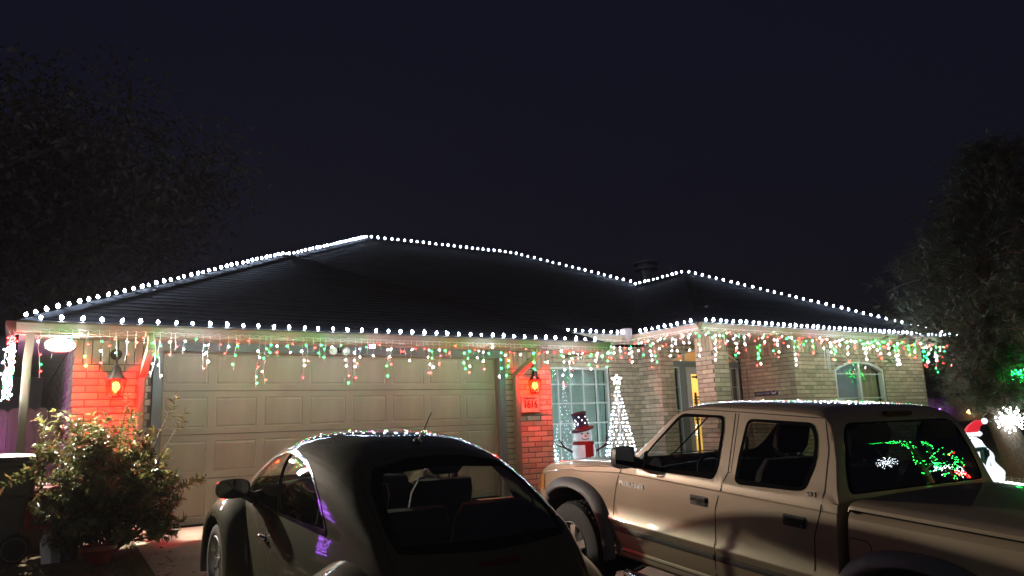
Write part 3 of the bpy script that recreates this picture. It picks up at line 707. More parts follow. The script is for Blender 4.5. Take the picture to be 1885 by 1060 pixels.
# ================================================================== YARD DECORATIONS
M_led = emit('cold white led', (.80, .90, 1.0), 12.0)
def led_tree(loc, H, W, label, seed):
    rn = random.Random(seed); t = empty('light_tree', loc); tag(t, label, 'light tree', 'white light trees by the tall window')
    mb = MB(); mb.tube([(0, 0, 0), (0, 0, H)], .012, 8); 
    ring = [(W*math.cos(a*math.pi/8), W*math.sin(a*math.pi/8), .03) for a in range(16)]; mb.tube(ring, .008, 6, closed=True); mb.build('frame', M_wire, t)
    N = 12; strands = MB(); bl = MB(); rows = int(H/.072)
    for i in range(N):
        a = 2*math.pi*i/N; strands.tube([(W*math.cos(a), W*math.sin(a), .03), (.02*math.cos(a), .02*math.sin(a), H-.05)], .003, 4)
    for r_ in range(rows):
        f_ = (r_+.5)/rows; rad = W*(1-f_)+.02; n = max(3, int(2*math.pi*rad/.12))
        for k in range(n):
            a = 2*math.pi*k/n+r_*.6+rn.uniform(-.1, .1); z = .03+f_*(H-.08)+rn.uniform(-.01, .01)
            bl.lathe([(0, -.013), (.0125, 0), (0, .015)], 5, (rad*math.cos(a), rad*math.sin(a), z), cap=False)
    strands.build('strands', M_wire, t); o = bl.build('bulbs', M_led, t); o['kind'] = 'stuff'
    mb = MB(); st = []
    for k in range(10): a = math.pi/2+k*math.pi/5; r_ = .088 if k % 2 == 0 else .04; st.append((r_*math.cos(a), r_*math.sin(a)))
    mb.tube([(x*.8-.0, -x*.6, H+.06+z) for x, z in st], .006, 6, closed=True); s_ = mb.build('star', M_wire, t)
    bl = MB()
    for k in range(10):
        for f_ in (0, .5): p, q = st[k], st[(k+1) % 10]; x, z = lerp(p[0], q[0], f_), lerp(p[1], q[1], f_); bl.lathe([(0, -.012), (.012, 0), (0, .014)], 5, (x*.8, -x*.6, H+.06+z), cap=False)
    o = bl.build('star_bulbs', M_led, t); o['kind'] = 'stuff'
led_tree((9.22, 10.55, ground_z(10)), 1.75, .35, 'white light tree with star topper right of the tall window', 1)
led_tree((7.70, 10.85, ground_z(10)), 1.45, .36, 'white light tree half hidden behind the garage pier', 2)

# ---- snowman with stars and stripes hat
M_snow = emit('lit white fabric', (.86, .92, 1.0), .13); M_red = mat('red felt', (.26, .012, .02), .8, bump=.3); M_nv = mat('navy felt', (.03, .03, .10), .8, bump=.3); M_tw = mat('brown twig', (.05, .032, .022), .8, bump=.4)
M_maroon = mat('maroon felt', (.10, .018, .03), .8, bump=.3)
t = empty('snowman', (8.17, 10.3, ground_z(10)), (0, 0, R(-25))); tag(t, 'lit snowman with star-covered top hat, red scarf and twig arms', 'snowman')
mb = MB(); mb.lathe([(.0, 0), (.17, .01), (.24, .08), (.265, .2), (.25, .32), (.18, .42), (.165, .45), (.195, .52), (.205, .60), (.18, .69), (.13, .735)], 24); mb.build('body', M_snow, t, smooth=60)
mb = MB(); mb.lathe([(.11, .70), (.145, .76), (.155, .84), (.135, .93), (.09, .985), (0, 1.0)], 24); hd = mb.build('head', M_snow, t, smooth=60)
for s in (-1, 1): mb = MB(); mb.lathe([(0, -.016), (.014, -.01), (.02, 0), (.014, .01), (0, .016)], 10, (s*.05, -.138, .88)); mb.build('eye', M_black, hd, smooth=60)
mb = MB(); mb.tube([(0, -.135, .845), (.01, -.19, .84), (.02, -.24, .83)], [.022, .014, .003], 8); mb.build('nose', mat('orange carrot', (.6, .2, .03), .6), hd, smooth=60)
mb = MB(); mb.tube([(-.06, -.138, .80), (-.025, -.152, .785), (.025, -.152, .785), (.06, -.138, .80)], .007, 6); mb.build('mouth', M_black, hd)
mb = MB(); mb.lathe([(.13, .665), (.175, .68), (.185, .715), (.17, .75), (.14, .755)], 24); mb.box((-.02, -.205, .42), (.075, -.17, .70)); mb.box((.05, -.195, .5), (.12, -.16, .7)); mb.build('scarf', M_red, t, smooth=40)
ht = empty('hat', (0, 0, .945), (R(4), R(-13), 0), t)
mb = MB(); mb.lathe([(.11, -.01), (.185, -.015), (.2, .0), (.19, .02), (.11, .025)], 28); mb.build('brim', M_maroon, ht, smooth=40)
mb = MB(); mb.lathe([(.115, .022), (.112, .12), (.125, .27), (.13, .275)], 28); mb.build('crown', M_nv, ht, smooth=40)
mb = MB(); mb.lathe([(.133, .272), (.135, .29), (.1, .30), (0, .30)], 28); mb.build('hat_top', M_maroon, ht, smooth=40)
mb = MB(); mb.lathe([(.117, .02), (.122, .035), (.12, .06), (.114, .065)], 28); mb.build('hat_band', M_red, ht, smooth=40)
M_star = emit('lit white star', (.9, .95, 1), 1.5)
rn = random.Random(3)
for i in range(14):
    a = rn.uniform(0, 2*math.pi) if i > 8 else -math.pi/2+(i-4)*.34; z = .09+.16*((i*5) % 8)/8; mb = MB(); rr = .121
    mb.lathe([(.013, 0), (.009, .008), (0, .01)], 8); mb.build('star', M_star, ht, loc=(rr*math.cos(a), rr*math.sin(a), z), rot=Vector((math.cos(a), math.sin(a), 0)).to_track_quat('Z', 'Y').to_euler())
for s in (-1, 1):
    mb = MB(); mb.tube([(s*.2, -.02, .58), (s*.34, -.06, .66), (s*.44, -.08, .80)], [.02, .016, .008], 7); mb.tube([(s*.34, -.06, .66), (s*.46, -.07, .70), (s*.52, -.07, .78)], [.013, .010, .005], 6); mb.tube([(s*.39, -.07, .73), (s*.37, -.07, .84)], [.01, .004], 6); mb.build('twig_arm', M_tw, t, smooth=60)

# ---- lit sitting bear with a santa hat, right lawn
def skin(name, verts, edges, m, parent=None, sub=2, loc=(0, 0, 0), rot=(0, 0, 0)):
    me = bpy.data.meshes.new(name); me.from_pydata([v[:3] for v in verts], edges, []); me.materials.append(m)
    o = link(name, me, parent, loc, rot); md = o.modifiers.new('skin', 'SKIN'); md.use_smooth_shade = True
    for i, v in enumerate(verts): me.skin_vertices[0].data[i].radius = (v[3], v[3] if len(v) < 5 else v[4])
    me.skin_vertices[0].data[0].use_root = True
    s = o.modifiers.new('sub', 'SUBSURF'); s.levels = sub; s.render_levels = sub
    return o
M_bear = emit('lit white bear fabric', (.80, .90, 1.0), .55); M_bear2 = mat('green scarf fabric', (.03, .16, .12), .8)
bp = Vector((13.28, 6.36, 0)); bp.z = ground_z(bp.y)
t = empty('light_up_bear', bp, (0, 0, R(80))); t.scale = (1.12,)*3; tag(t, 'glowing white sitting bear with a red santa hat on the lawn', 'yard figure')
skin('body', [(0, 0, .34, .17), (0, .06, .48, .16), (0, .12, .62, .12), (0, .17, .74, .13), (0, .29, .72, .07),
  (-.11, .1, .52, .07), (-.14, .2, .3, .055), (-.15, .24, .05, .06), (.11, .1, .52, .07), (.14, .2, .3, .055), (.15, .24, .05, .06),
  (-.15, -.02, .22, .12), (-.22, .16, .1, .075), (-.24, .3, .06, .06), (.15, -.02, .22, .12), (.22, .16, .1, .075), (.24, .3, .06, .06), (0, -.05, .2, .16)],
  [(0, 1), (1, 2), (2, 3), (3, 4), (1, 5), (5, 6), (6, 7), (1, 8), (8, 9), (9, 10), (0, 11), (11, 12), (12, 13), (0, 14), (14, 15), (15, 16), (0, 17)], M_bear, t)
for s in (-1, 1): mb = MB(); mb.lathe([(0, -.03), (.035, -.01), (.04, .01), (.02, .035), (0, .04)], 10, (s*.10, .15, .85)); mb.build('ear', M_bear, t, smooth=60)
for s in (-1, 1): mb = MB(); mb.lathe([(0, -.012), (.014, 0), (0, .012)], 8, (s*.05, .285, .78)); mb.build('eye', M_black, t)
mb = MB(); mb.lathe([(0, -.015), (.022, 0), (0, .015)], 8, (0, .365, .735)); mb.build('nose', M_black, t)
mb = MB(); mb.lathe([(.10, .60), (.135, .62), (.14, .65), (.11, .67)], 18, (0, .13, 0)); mb.box((-.16, .08, .40), (-.1, .2, .63)); mb.build('scarf', M_bear2, t, smooth=40)
mb = MB(); mb.tube([(0, .17, .85), (-.02, .15, .93), (-.07, .12, 1.0), (-.15, .1, 1.02)], [.115, .085, .055, .03], 14); mb.build('hat', emit('lit red hat fabric', (.85, .03, .05), .35), t, smooth=60)
mb = MB(); mb.lathe([(0, -.045), (.03, -.035), (.045, 0), (.03, .035), (0, .045)], 12, (-.17, .1, 1.03)); mb.build('pompom', M_bear, t, smooth=60)
mb = MB(); mb.lathe([(.10, .82), (.128, .835), (.128, .865), (.10, .88)], 18, (0, .17, 0)); mb.build('hat_band', M_bear, t, smooth=60)

# ---- hanging snowflake ball
def starburst(name, loc, rad, label, n=36, m=M_led):
    t = empty(name, loc); tag(t, label, 'hanging light'); rn = random.Random(2); mb = MB(); bl = MB()
    mb.lathe([(0, -.03), (.03, 0), (0, .03)], 8); mb.tube([(0, 0, 0), (0, 0, rad*4.2)], .004, 4)
    for i in range(n):
        z = 1-2*(i+.5)/n; a = i*2.39996; r_ = math.sqrt(1-z*z); d = Vector((r_*math.cos(a), r_*math.sin(a), z)); mb.tube([(0, 0, 0), d*rad], .004, 4)
        for f_ in (.35, .7, 1.0): bl.lathe([(0, -.014), (.014, 0), (0, .016)], 5, d*rad*f_*rn.uniform(.92, 1.05), cap=False)
    mb.build('spokes', M_wire, t); o = bl.build('bulbs', m, t); o['kind'] = 'stuff'
starburst('starburst_light', (15.5, 6.84, .79), .24, 'white starburst light ball hanging from the pine', 36, emit('bright starburst led', (.80, .90, 1.0), 40.0))
# ---- green light clump in the pine
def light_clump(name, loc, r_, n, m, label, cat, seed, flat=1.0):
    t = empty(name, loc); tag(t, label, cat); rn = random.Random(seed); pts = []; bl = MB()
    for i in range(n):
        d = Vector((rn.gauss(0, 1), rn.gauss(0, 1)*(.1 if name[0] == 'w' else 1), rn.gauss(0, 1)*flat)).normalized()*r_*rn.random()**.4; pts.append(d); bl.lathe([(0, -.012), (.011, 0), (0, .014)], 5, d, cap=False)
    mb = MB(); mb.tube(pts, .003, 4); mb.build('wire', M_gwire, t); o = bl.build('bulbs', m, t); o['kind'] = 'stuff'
light_clump('window_lights', (AX0+.85, YFR+.075, AZ0+1.12), .26, 46, emit('green reflection glow', (.03, .9, .15), 1.6), 'small green bulbs standing in for a reflection at the top of the arched window', 'stand-in reflection', 12, .3)  # both window clumps are added: they imitate yard lights mirrored in the pane
light_clump('window_lights', (AX0+.42, YFR+.075, AZ0+.42), .16, 40, emit('pink reflection glow', (1.0, .15, .3), 2.0), 'small pink bulbs standing in for a reflection low in the arched window', 'stand-in reflection', 13, .6)  # added bulbs, imitating yard lights mirrored in the pane
light_clump('light_ball', (15.95, 6.75, 1.58), .17, 34, M_mg, 'ball of green mini lights in the pine branches', 'hanging light', 4)
# ---- wreath arch of red and green lights behind the truck
t = empty('garland_lights', (13.6, 6.75, ground_z(6.75))); tag(t, 'low garland of green and red lights on the lawn behind the truck', 'garland')
pts = [Vector((-.42+.85*i/22, .05*math.sin(i), .52+.20*math.sin(math.pi*i/22))) for i in range(23)]
mb = MB(); mb.tube([(-.42, 0, 0)]+pts+[(.43, 0, 0)], .012, 6); mb.build('stake_frame', M_gwire, t)
rn = random.Random(8)
for nm, m in (('green_bulbs', M_mg), ('red_bulbs', M_mr)):
    bl = MB()
    for p in pts:
        for k in range(2): bl.lathe([(0, -.011), (.010, 0), (0, .012)], 5, p+Vector((rn.uniform(-.06, .06), rn.uniform(-.05, .05), rn.uniform(-.06, .06))), cap=False)
    o = bl.build(nm, m, t); o['kind'] = 'stuff'

# ================================================================== FAR STREET LIGHTS AND HOUSES
M_farw = mat('far house wall', (.12, .10, .08), .9)
M_farr = mat('far house roof', (.03, .03, .03), .9)
FARC = [('red', (1, .05, .03)), ('white', (.9, 1, .9)), ('white', (1, .85, .6)), ('amber', (1, .55, .2)), ('purple', (.45, .15, 1)), ('yellow', (1, .75, .2)), ('amber', (1, .6, .3))]
for i, (dx, dy, zz) in enumerate(((88, 52, 0), (93, 44, 0), (98, 38, 0), (105, 32, 0))):
    t = empty('far_house', (dx, dy, 0)); tag(t, ('far dark house beyond the pine trunk', 'far dark house just right of the pine trunk', 'far dark house with purple and yellow lights', 'far dark house at the picture edge')[i], 'house', 'dark houses down the street')
    mb = MB(); mb.box((-3, -4.5, -.5), (3, 4.5, 2.6)); mb.build('wall', M_farw, t)
    mb = MB(); mb.add([(-3.5, -5, 2.6), (3.5, -5, 2.6), (3.5, 5, 2.6), (-3.5, 5, 2.6), (0, -2, 4.2), (0, 2, 4.2)], [(0, 1, 4), (1, 2, 5, 4), (2, 3, 5), (3, 0, 4, 5)]); mb.build('roof', M_farr, t)
    for k in range(3):
        nm, c = FARC[(i*2+k) % 7]; mb = MB(); mb.lathe([(0, -.26), (.24, -.1), (.24, .1), (0, .26)], 8); mb.build('porch_light', emit('far '+nm+str(c[1])+' light', c, 9.0), t, loc=(-3.6, -3.6+k*3.2, .9+.25*((k+i) % 2)))
# tall far lamp
t = empty('street_lamp', (94, 49, -.1)); tag(t, 'small orange street lamp glowing far beyond the pine trunk', 'street lamp')
mb = MB(); mb.tube([(0, 0, 0), (0, 0, 2.2)], .06, 6); mb.build('post', M_iron, t); mb = MB(); mb.lathe([(0, -.25), (.28, 0), (0, .3)], 8, (0, 0, 2.3)); mb.build('lamp_head', emit('orange lamp', (1, .38, .08), 9), t)
# ================================================================== PLANTS
def leaf_mesh(mb, p, d, n_, L, W, fold=.25, curl=.15):
    """one leaf: six-vertex folded blade"""
    d = d.normalized(); s = d.cross(n_)
    if s.length < 1e-4: s = d.orthogonal()
    s.normalize(); u = s.cross(d)
    a = p; m1 = p+d*L*.45-u*0; tip = p+d*L-u*L*curl
    l, r_ = p+d*L*.45+s*W*.5+u*W*fold, p+d*L*.45-s*W*.5+u*W*fold
    mb.add([a, l, tip, r_, m1], [(0, 1, 4), (1, 2, 4), (2, 3, 4), (3, 0, 4)])
def leaf_mat(name, c, c2, rough=.35, trans=.25):
    m = bpy.data.materials.new(name); m.use_nodes = True; n = m.node_tree; L = n.links.new; b = n.nodes['Principled BSDF']
    g = n.nodes.new('ShaderNodeNewGeometry'); rp = n.nodes.new('ShaderNodeValToRGB'); rp.color_ramp.elements[0].color = (*c, 1); rp.color_ramp.elements[1].color = (*c2, 1)
    L(g.outputs['Random Per Island'], rp.inputs[0]); L(rp.outputs[0], b.inputs['Base Color']); b.inputs['Roughness'].default_value = rough
    t = n.nodes.new('ShaderNodeBsdfTranslucent'); L(rp.outputs[0], t.inputs[0]); x = n.nodes.new('ShaderNodeMixShader'); x.inputs[0].default_value = trans
    L(b.outputs[0], x.inputs[1]); L(t.outputs[0], x.inputs[2]); L(x.outputs[0], n.nodes['Material Output'].inputs[0]); return m
M_leaf = leaf_mat('glossy photinia leaf', (.085, .105, .035), (.20, .20, .07), .26)
M_leafr = leaf_mat('reddish young leaf', (.24, .07, .045), (.28, .14, .06), .3)
M_bark = mat('grey brown bark', (.09, .065, .045), .9, var=.3, scale=20, bump=.8, bscale=60)
def bush(loc, label):
    rn = random.Random(21); t = empty('shrub', loc); tag(t, label, 'shrub'); stems = MB(); lf = MB(); lr = MB()
    def spray(p, d, n, L0):
        for k in range(n):
            a = k*2.4+rn.uniform(-.4, .4); s = d.orthogonal().normalized(); s2 = d.cross(s); o_ = (s*math.cos(a)+s2*math.sin(a)); ld = (d*rn.uniform(.15, .9)+o_).normalized()
            mbx = lr if rn.random() < .11 else lf
            leaf_mesh(mbx, p-d*rn.uniform(0, .14), ld, (d*1.0+Vector((0, 0, .6))).normalized(), L0*rn.uniform(.75, 1.25), L0*.42*rn.uniform(.85, 1.2))
    def grow(p, d, L, r_, lev):
        n = 5; pts = [p]; q = p.copy(); dd = d.normalized()
        for i in range(n):
            dd = (dd+Vector((rn.uniform(-.16, .16), rn.uniform(-.16, .16), rn.uniform(-.02, .12)))).normalized(); q = q+dd*L/n; pts.append(q)
        stems.tube(pts, [lerp(r_, r_*.55, i/n) for i in range(n+1)], 5)
        if lev == 0:
            for i in range(1, n+1): spray(pts[i], (pts[i]-pts[i-1]).normalized(), 6, .092)
            spray(pts[-1], dd, 6, .085); return
        if lev == 1:
            for i in range(2, n+1): spray(pts[i], (pts[i]-pts[i-1]).normalized(), 2, .085)
        for k in range(4 if lev > 1 else 3):
            f_ = rn.uniform(.4, 1.0); i = min(n-1, int(f_*n)); b_ = pts[i].lerp(pts[i+1], f_*n-i) if i < n else pts[-1]
            a = rn.uniform(0, 6.283); s = dd.orthogonal().normalized(); s2 = dd.cross(s); nd = (dd*rn.uniform(.5, 1.0)+(s*math.cos(a)+s2*math.sin(a))*rn.uniform(.4, .95)); grow(b_, nd, L*rn.uniform(.5, .72), r_*.5, lev-1)
    targets = [(-.52, .05, 1.45), (-.36, -.2, 1.5), (-.5, .1, 1.0), (.42, .15, 1.2), (.12, -.1, 1.05), (-.3, .0, 1.3), (.65, .1, 1.0), (.95, -.05, .85), (.6, -.35, .45), (-.35, -.4, .45), (0, -.5, .5), (-.52, -.1, 1.2), (-.42, .2, .75), (-.48, -.25, .6), (-.3, .15, 1.35), (-.15, -.2, 1.0), (.05, .1, .95), (-.05, -.35, .75), (.28, .0, 1.05), (.2, -.3, .9), (.52, .05, 1.2), (.45, -.2, .8), (.85, -.1, .78), (.75, -.15, .55), (-.35, -.4, .85), (.1, .3, .95)]
    for i, (x, y, z) in enumerate(targets):
        d = Vector((x, y, z)); st = Vector((rn.uniform(-.09, .09), rn.uniform(-.08, .08), 0)); grow(st, d-st*.5, d.length*.60, .016, 2)
    # tall loose whips above the crown
    for x, z in ((.15, 1.62), (.2, 1.5), (.62, 1.62), (.72, 1.45)):
        pts = [Vector((x*.5, -.05, .6)), Vector((x*.75, -.05, z*.72)), Vector((x*.95, -.06, z*.9)), Vector((x, -.06, z))]; stems.tube(pts, [.008, .006, .004, .002], 5)
        for k in range(7): f_ = .55+.45*k/6; i = min(2, int(f_*3)); q = pts[i].lerp(pts[i+1], f_*3-i); spray(q, (pts[i+1]-pts[i]).normalized(), 3, .08)
    stems.build('stems', M_bark, t, smooth=60); o = lf.build('foliage', M_leaf, t); o['kind'] = 'stuff'; o = lr.build('young_foliage', M_leafr, t); o['kind'] = 'stuff'
    print('bush leaves', (len(lf.f)+len(lr.f))//4)
bush((.86, 8.85, ground_z(8.85)), 'leafy evergreen bush growing between the bin and the garage door')
# flower-bed stones
M_stone = mat('pale limestone', (.34, .28, .21), .9, var=.25, scale=8, bump=.7, bscale=30, isl=.3)
rn = random.Random(9)
def rock(loc, r_, label):
    bm = bmesh.new(); bmesh.ops.create_icosphere(bm, subdivisions=2, radius=r_); sx, sy, sz = rn.uniform(.8, 1.4), rn.uniform(.7, 1.1), rn.uniform(.45, .7)
    for v in bm.verts: v.co = Vector((v.co.x*sx, v.co.y*sy, v.co.z*sz))*rn.uniform(.86, 1.12)
    me = bpy.data.meshes.new('bed_stone'); bm.to_mesh(me); bm.free(); me.materials.append(M_stone); finish(me, 50)
    o = link('bed_stone', me, None, loc, (0, 0, rn.uniform(0, 6))); tag(o, label, 'stone', 'pale stones edging the bed')
for i in range(11):
    x, y = 1.03+.13*(i % 3)+rn.uniform(-.04, .04), 9.35+.12*(i//3)+rn.uniform(-.04, .04); rock((x, y, ground_z(y)+.02), rn.uniform(.05, .085), 'pale rounded stone in the bed beside the driveway edge')
# bed soil and dry lawn
mb = MB(); n = 24; pts = [(.45+.74*math.cos(a*2*math.pi/n), 9.1+.75*math.sin(a*2*math.pi/n), ground_z(9.1+.75*math.sin(a*2*math.pi/n))+.012) for a in range(n)]; mb.poly(pts); o = mb.build('planting_bed', M_soil); tag(o, 'bare soil planting bed under the bush', kind='structure')
M_grass = leaf_mat('dry grass blade', (.07, .065, .025), (.16, .12, .06), .8, .2)
mb = MB(); rn = random.Random(31)
for i in range(9000):
    y = rn.uniform(4.5, 9.3); x = rn.uniform(-.9, 1.19)
    if (x-.45)**2+(y-9.1)**2 < .45: continue
    p = Vector((x, y, ground_z(y))); d = Vector((rn.uniform(-.8, .8), rn.uniform(-.8, .8), 1)).normalized(); L = rn.uniform(.03, .075); s = Vector((rn.uniform(-1, 1), rn.uniform(-1, 1), 0)).normalized()*.004
    mb.add([p-s, p+s, p+d*L], [(0, 1, 2)])
for i in range(7000):
    y = rn.uniform(5.5, 9.3); x = rn.uniform(10.2, 16.5); p = Vector((x, y, ground_z(y))); d = Vector((rn.uniform(-.8, .8), rn.uniform(-.8, .8), 1)).normalized(); L = rn.uniform(.04, .09); s = Vector((rn.uniform(-1, 1), rn.uniform(-1, 1), 0)).normalized()*.006
    mb.add([p-s, p+s, p+d*L], [(0, 1, 2)])
o = mb.build('grass', M_grass); tag(o, 'short dry winter grass beside the driveway', kind='stuff')
# fallen leaves
M_dead = leaf_mat('dead leaf', (.10, .06, .03), (.22, .15, .08), .8, .1); mb = MB(); rn = random.Random(13)
for i in range(420):
    y = rn.uniform(5.5, 9.4); x = rn.uniform(-.9, 1.5); a = rn.uniform(0, 6.28); leaf_mesh(mb, Vector((x, y, ground_z(y)+.03)), Vector((math.cos(a), math.sin(a), rn.uniform(-.1, .3))), Vector((0, 0, 1)), .05, .03)
o = mb.build('fallen_leaves', M_dead); tag(o, 'scattered dead leaves on the grass and bed', kind='stuff')

# ---- pine on the right
M_needle = leaf_mat('pine needles', (.085, .095, .055), (.17, .17, .12), .7, .15)
def pine(loc, label, seed=5, left=.14, grow=1.0):
    rn = random.Random(seed); t = empty('pine_tree', loc); t.scale = (grow,)*3; tag(t, label, 'tree', 'pines at the right'); tr = MB(); nd = MB()
    path = [Vector((.35, -.05, -.05)), Vector((.18, .0, .5)), Vector((-.02, .06, 1.0)), Vector((-.08, .15, 2.0)), Vector((.1, .2, 3.2)), Vector((.45, .1, 4.6)), Vector((.8, 0, 5.8)), Vector((1.1, 0, 6.6))]
    tr.tube(path, [.34, .26, .22, .20, .17, .12, .07, .02], 12)
    def at(h):
        for a, b2 in zip(path[:-1], path[1:]):
            if a.z <= h <= b2.z: return a.lerp(b2, (h-a.z)/(b2.z-a.z))
        return path[-1].copy()
    h = 1.45
    while h < 6.5:
        for k in range(6):
            a = rn.uniform(0, 6.283); L = (3.3 if h < 3.6 else 3.3*(1-(h-3.6)/4.2))*rn.uniform(.65, 1.1); L *= (left if (h < 2.7 or left > .5) else (.55 if h < 4.6 else .4)) if math.cos(a)*.83-math.sin(a)*.55 < .3 else 1.0; p = at(h); d = Vector((math.cos(a), math.sin(a), rn.uniform(-.05, .3))).normalized(); pts = [p]; q = p.copy()
            for i in range(7): d = (d+Vector((rn.uniform(-.12, .12), rn.uniform(-.12, .12), -.10 if i > 2 else .0))).normalized(); q = q+d*L/7; pts.append(q)
            tr.tube(pts, [.045*(1-i/8) for i in range(8)], 5, cap=False)
            for i in range(2, 8):
                for m_ in range(9):
                    c = pts[i-1].lerp(pts[i], rn.random())+Vector((rn.gauss(0, .24), rn.gauss(0, .24), rn.gauss(0, .17)))
                    ax = (d+Vector((rn.uniform(-.9, .9), rn.uniform(-.9, .9), rn.uniform(-.3, .7)))).normalized()
                    for z_ in range(10):
                        v = (ax+Vector((rn.uniform(-1, 1), rn.uniform(-1, 1), rn.uniform(-1, 1)))*.75).normalized()*rn.uniform(.16, .30); s = v.cross(Vector((rn.uniform(-1, 1), rn.uniform(-1, 1), rn.uniform(-1, 1))))*.010 if False else v.orthogonal().normalized()*.010
                        nd.add([c-s, c+s, c+v], [(0, 1, 2)])
        h += rn.uniform(.2, .34)
    tr.build('trunk', M_bark, t, smooth=60); o = nd.build('crown', M_needle, t); o['kind'] = 'stuff'; print('pine tris', len(nd.f))
pine((15.75, 7.05, ground_z(7.05)), 'leaning pine tree with the starburst ball at the right edge')
pine((27.4, 12.6, -.02), 'dark pine tree behind the far right end of the house', 9, .8, 1.3)
# ---- oaks behind the house
M_oak = leaf_mat('oak leaf', (.11, .085, .065), (.19, .15, .11), .7, .15)
def oak(loc, H, Wd, label, seed, n=9000):
    rn = random.Random(seed); t = empty('oak_tree', loc); tag(t, label, 'tree', 'dark oaks behind the house'); tr = MB(); lf = MB()
    tr.tube([(0, 0, 0), (.1, 0, H*.2), (0, .1, H*.42)], [.45, .34, .28], 10); tips = []
    for k in range(11):
        a = rn.uniform(0, 6.283); d = Vector((math.cos(a)*rn.uniform(.3, 1), math.sin(a)*rn.uniform(.3, 1), rn.uniform(.35, 1.1))); q = Vector((0, .1, H*rn.uniform(.25, .45))); pts = [q]
        for i in range(6): d = (d.normalized()+Vector((rn.uniform(-.3, .3), rn.uniform(-.3, .3), rn.uniform(-.2, .2)))).normalized(); q = q+Vector((d.x*Wd*.14, d.y*Wd*.14, d.z*H*.11)); pts.append(q); 
        tr.tube(pts, [.2*(1-i/7.5) for i in range(7)], 6); tips += pts[2:]
        for j in range(3):
            b_ = pts[3+j]; e = b_+Vector((rn.uniform(-1, 1)*Wd*.2, rn.uniform(-1, 1)*Wd*.2, rn.uniform(-.1, .5)*H*.16)); tr.tube([b_, (b_+e)/2+Vector((0, 0, .2)), e], [.07, .05, .02], 5); tips += [e, (b_+e)/2]
    for i in range(n):
        c = rn.choice(tips)+Vector((rn.gauss(0, .75), rn.gauss(0, .75), rn.gauss(0, .55))); leaf_mesh(lf, c, Vector((rn.uniform(-1, 1), rn.uniform(-1, 1), rn.uniform(-1, .6))), Vector((rn.uniform(-1, 1), rn.uniform(-1, 1), 1)).normalized(), rn.uniform(.16, .3), rn.uniform(.1, .18))
    tr.build('trunk', M_bark, t, smooth=60); o = lf.build('crown', M_oak, t); o['kind'] = 'stuff'
oak((1.0, 27, -.02), 13, 7.5, 'big dark oak rising behind the garage roof', 3, 12000)
oak((-3.5, 25, -.02), 12, 8, 'dark oak rising beyond the neighbouring wall', 4, 8000)

# ================================================================== LEFT SIDE YARD
M_wood = mat('weathered cedar', (.20, .135, .085), .85, var=.25, scale=4, bump=.5, bscale=20, stretch=(6, 6, .4), isl=.2)
fn = empty('wood_fence', (-4.2, 11.5, -.02)); tag(fn, 'weathered brown picket privacy fence left of the house', 'fence')
b = MB(); b.add([(0, 0, 0), (.138, 0, 0), (.138, 0, 1.46), (.10, 0, 1.5), (.038, 0, 1.5), (0, 0, 1.46)]+[(x, .018, z) for x, z in ((0, 0), (.138, 0), (.138, 1.46), (.10, 1.5), (.038, 1.5), (0, 1.46))], [(0,1,2,3,4,5),(11,10,9,8,7,6)]+[(i, (i+1) % 6, (i+1) % 6+6, i+6) for i in range(6)]); me_pk = b.mesh('picket', M_wood)
for i in range(33): link('picket', me_pk, fn, (i*.1445, random.uniform(-.004, .004), random.uniform(-.012, .012)))
for z in (.3, 1.2): mb = MB(); mb.box((0, .02, z), (4.75, .06, z+.09)); mb.build('rail', M_wood, fn)
nh = empty('neighbour_house', (-5, 15.5, 0)); tag(nh, 'plain grey neighbouring house wall seen past the garage corner', 'house')
M_nb = mat('grey stucco', (.26, .26, .27), .9, var=.08, scale=3, bump=.3)
mb = MB(); mb.box((-4, 0, -.2), (5.45, 6, 3.0)); mb.build('wall', M_nb, nh)
mb = MB(); mb.add([(-4.5, -.5, 2.9), (5.6, -.5, 2.9), (5.6, 6.5, 2.9), (-4.5, 6.5, 2.9), (-1, 3, 4.6), (2.2, 3, 4.6)], [(0, 1, 5, 4), (1, 2, 5), (2, 3, 4, 5), (3, 0, 4), (0, 3, 2, 1)]); mb.build('roof', M_shingle, nh)

# ---- wheelie bin
M_bin = mat('dark grey bin plastic', (.06, .063, .07), .5, var=.15, scale=10, bump=.15, bscale=40)
t = empty('wheelie_bin', (-.10, 8.98, ground_z(9.0)+.01), (0, 0, R(-86))); tag(t, 'dark grey wheeled rubbish bin standing at the left edge', 'bin')
def sect(z, hx, hy, r_=.05, n=5):
    pts = []
    for cx_, cy_, a0 in ((hx-r_, hy-r_, 0), (-hx+r_, hy-r_, 90), (-hx+r_, -hy+r_, 180), (hx-r_, -hy+r_, 270)):
        for i in range(n): a = R(a0+90*i/(n-1)); pts.append((cx_+r_*math.cos(a), cy_+r_*math.sin(a), z))
    return pts+[pts[0]]
mb = MB(); secs = [sect(.03, .20, .24), sect(.25, .215, .26), sect(.58, .235, .29), sect(.60, .235, .29), sect(.62, .262, .325), sect(.66, .27, .335), sect(.88, .285, .355), sect(.90, .305, .375), sect(.925, .305, .375)]; mb.grid(secs); mb.poly(secs[0][:-1]); mb.build('body', M_bin, t, smooth=35)
mb = MB(); secs = [sect(.93, .315, .39), sect(.945, .32, .395), sect(.975, .305, .375), sect(1.0, .25, .30), sect(1.012, .12, .15)]; mb.grid(secs); mb.poly(secs[-1][:-1]); mb.build('lid', mat('grey bin lid', (.035, .038, .043), .55, var=.1, bump=.1), t, smooth=35)
mb = MB(); mb.tube([(-.2, .40, .88), (-.2, .44, .92), (.2, .44, .92), (.2, .40, .88)], .016, 8); mb.build('handle', M_bin, t)
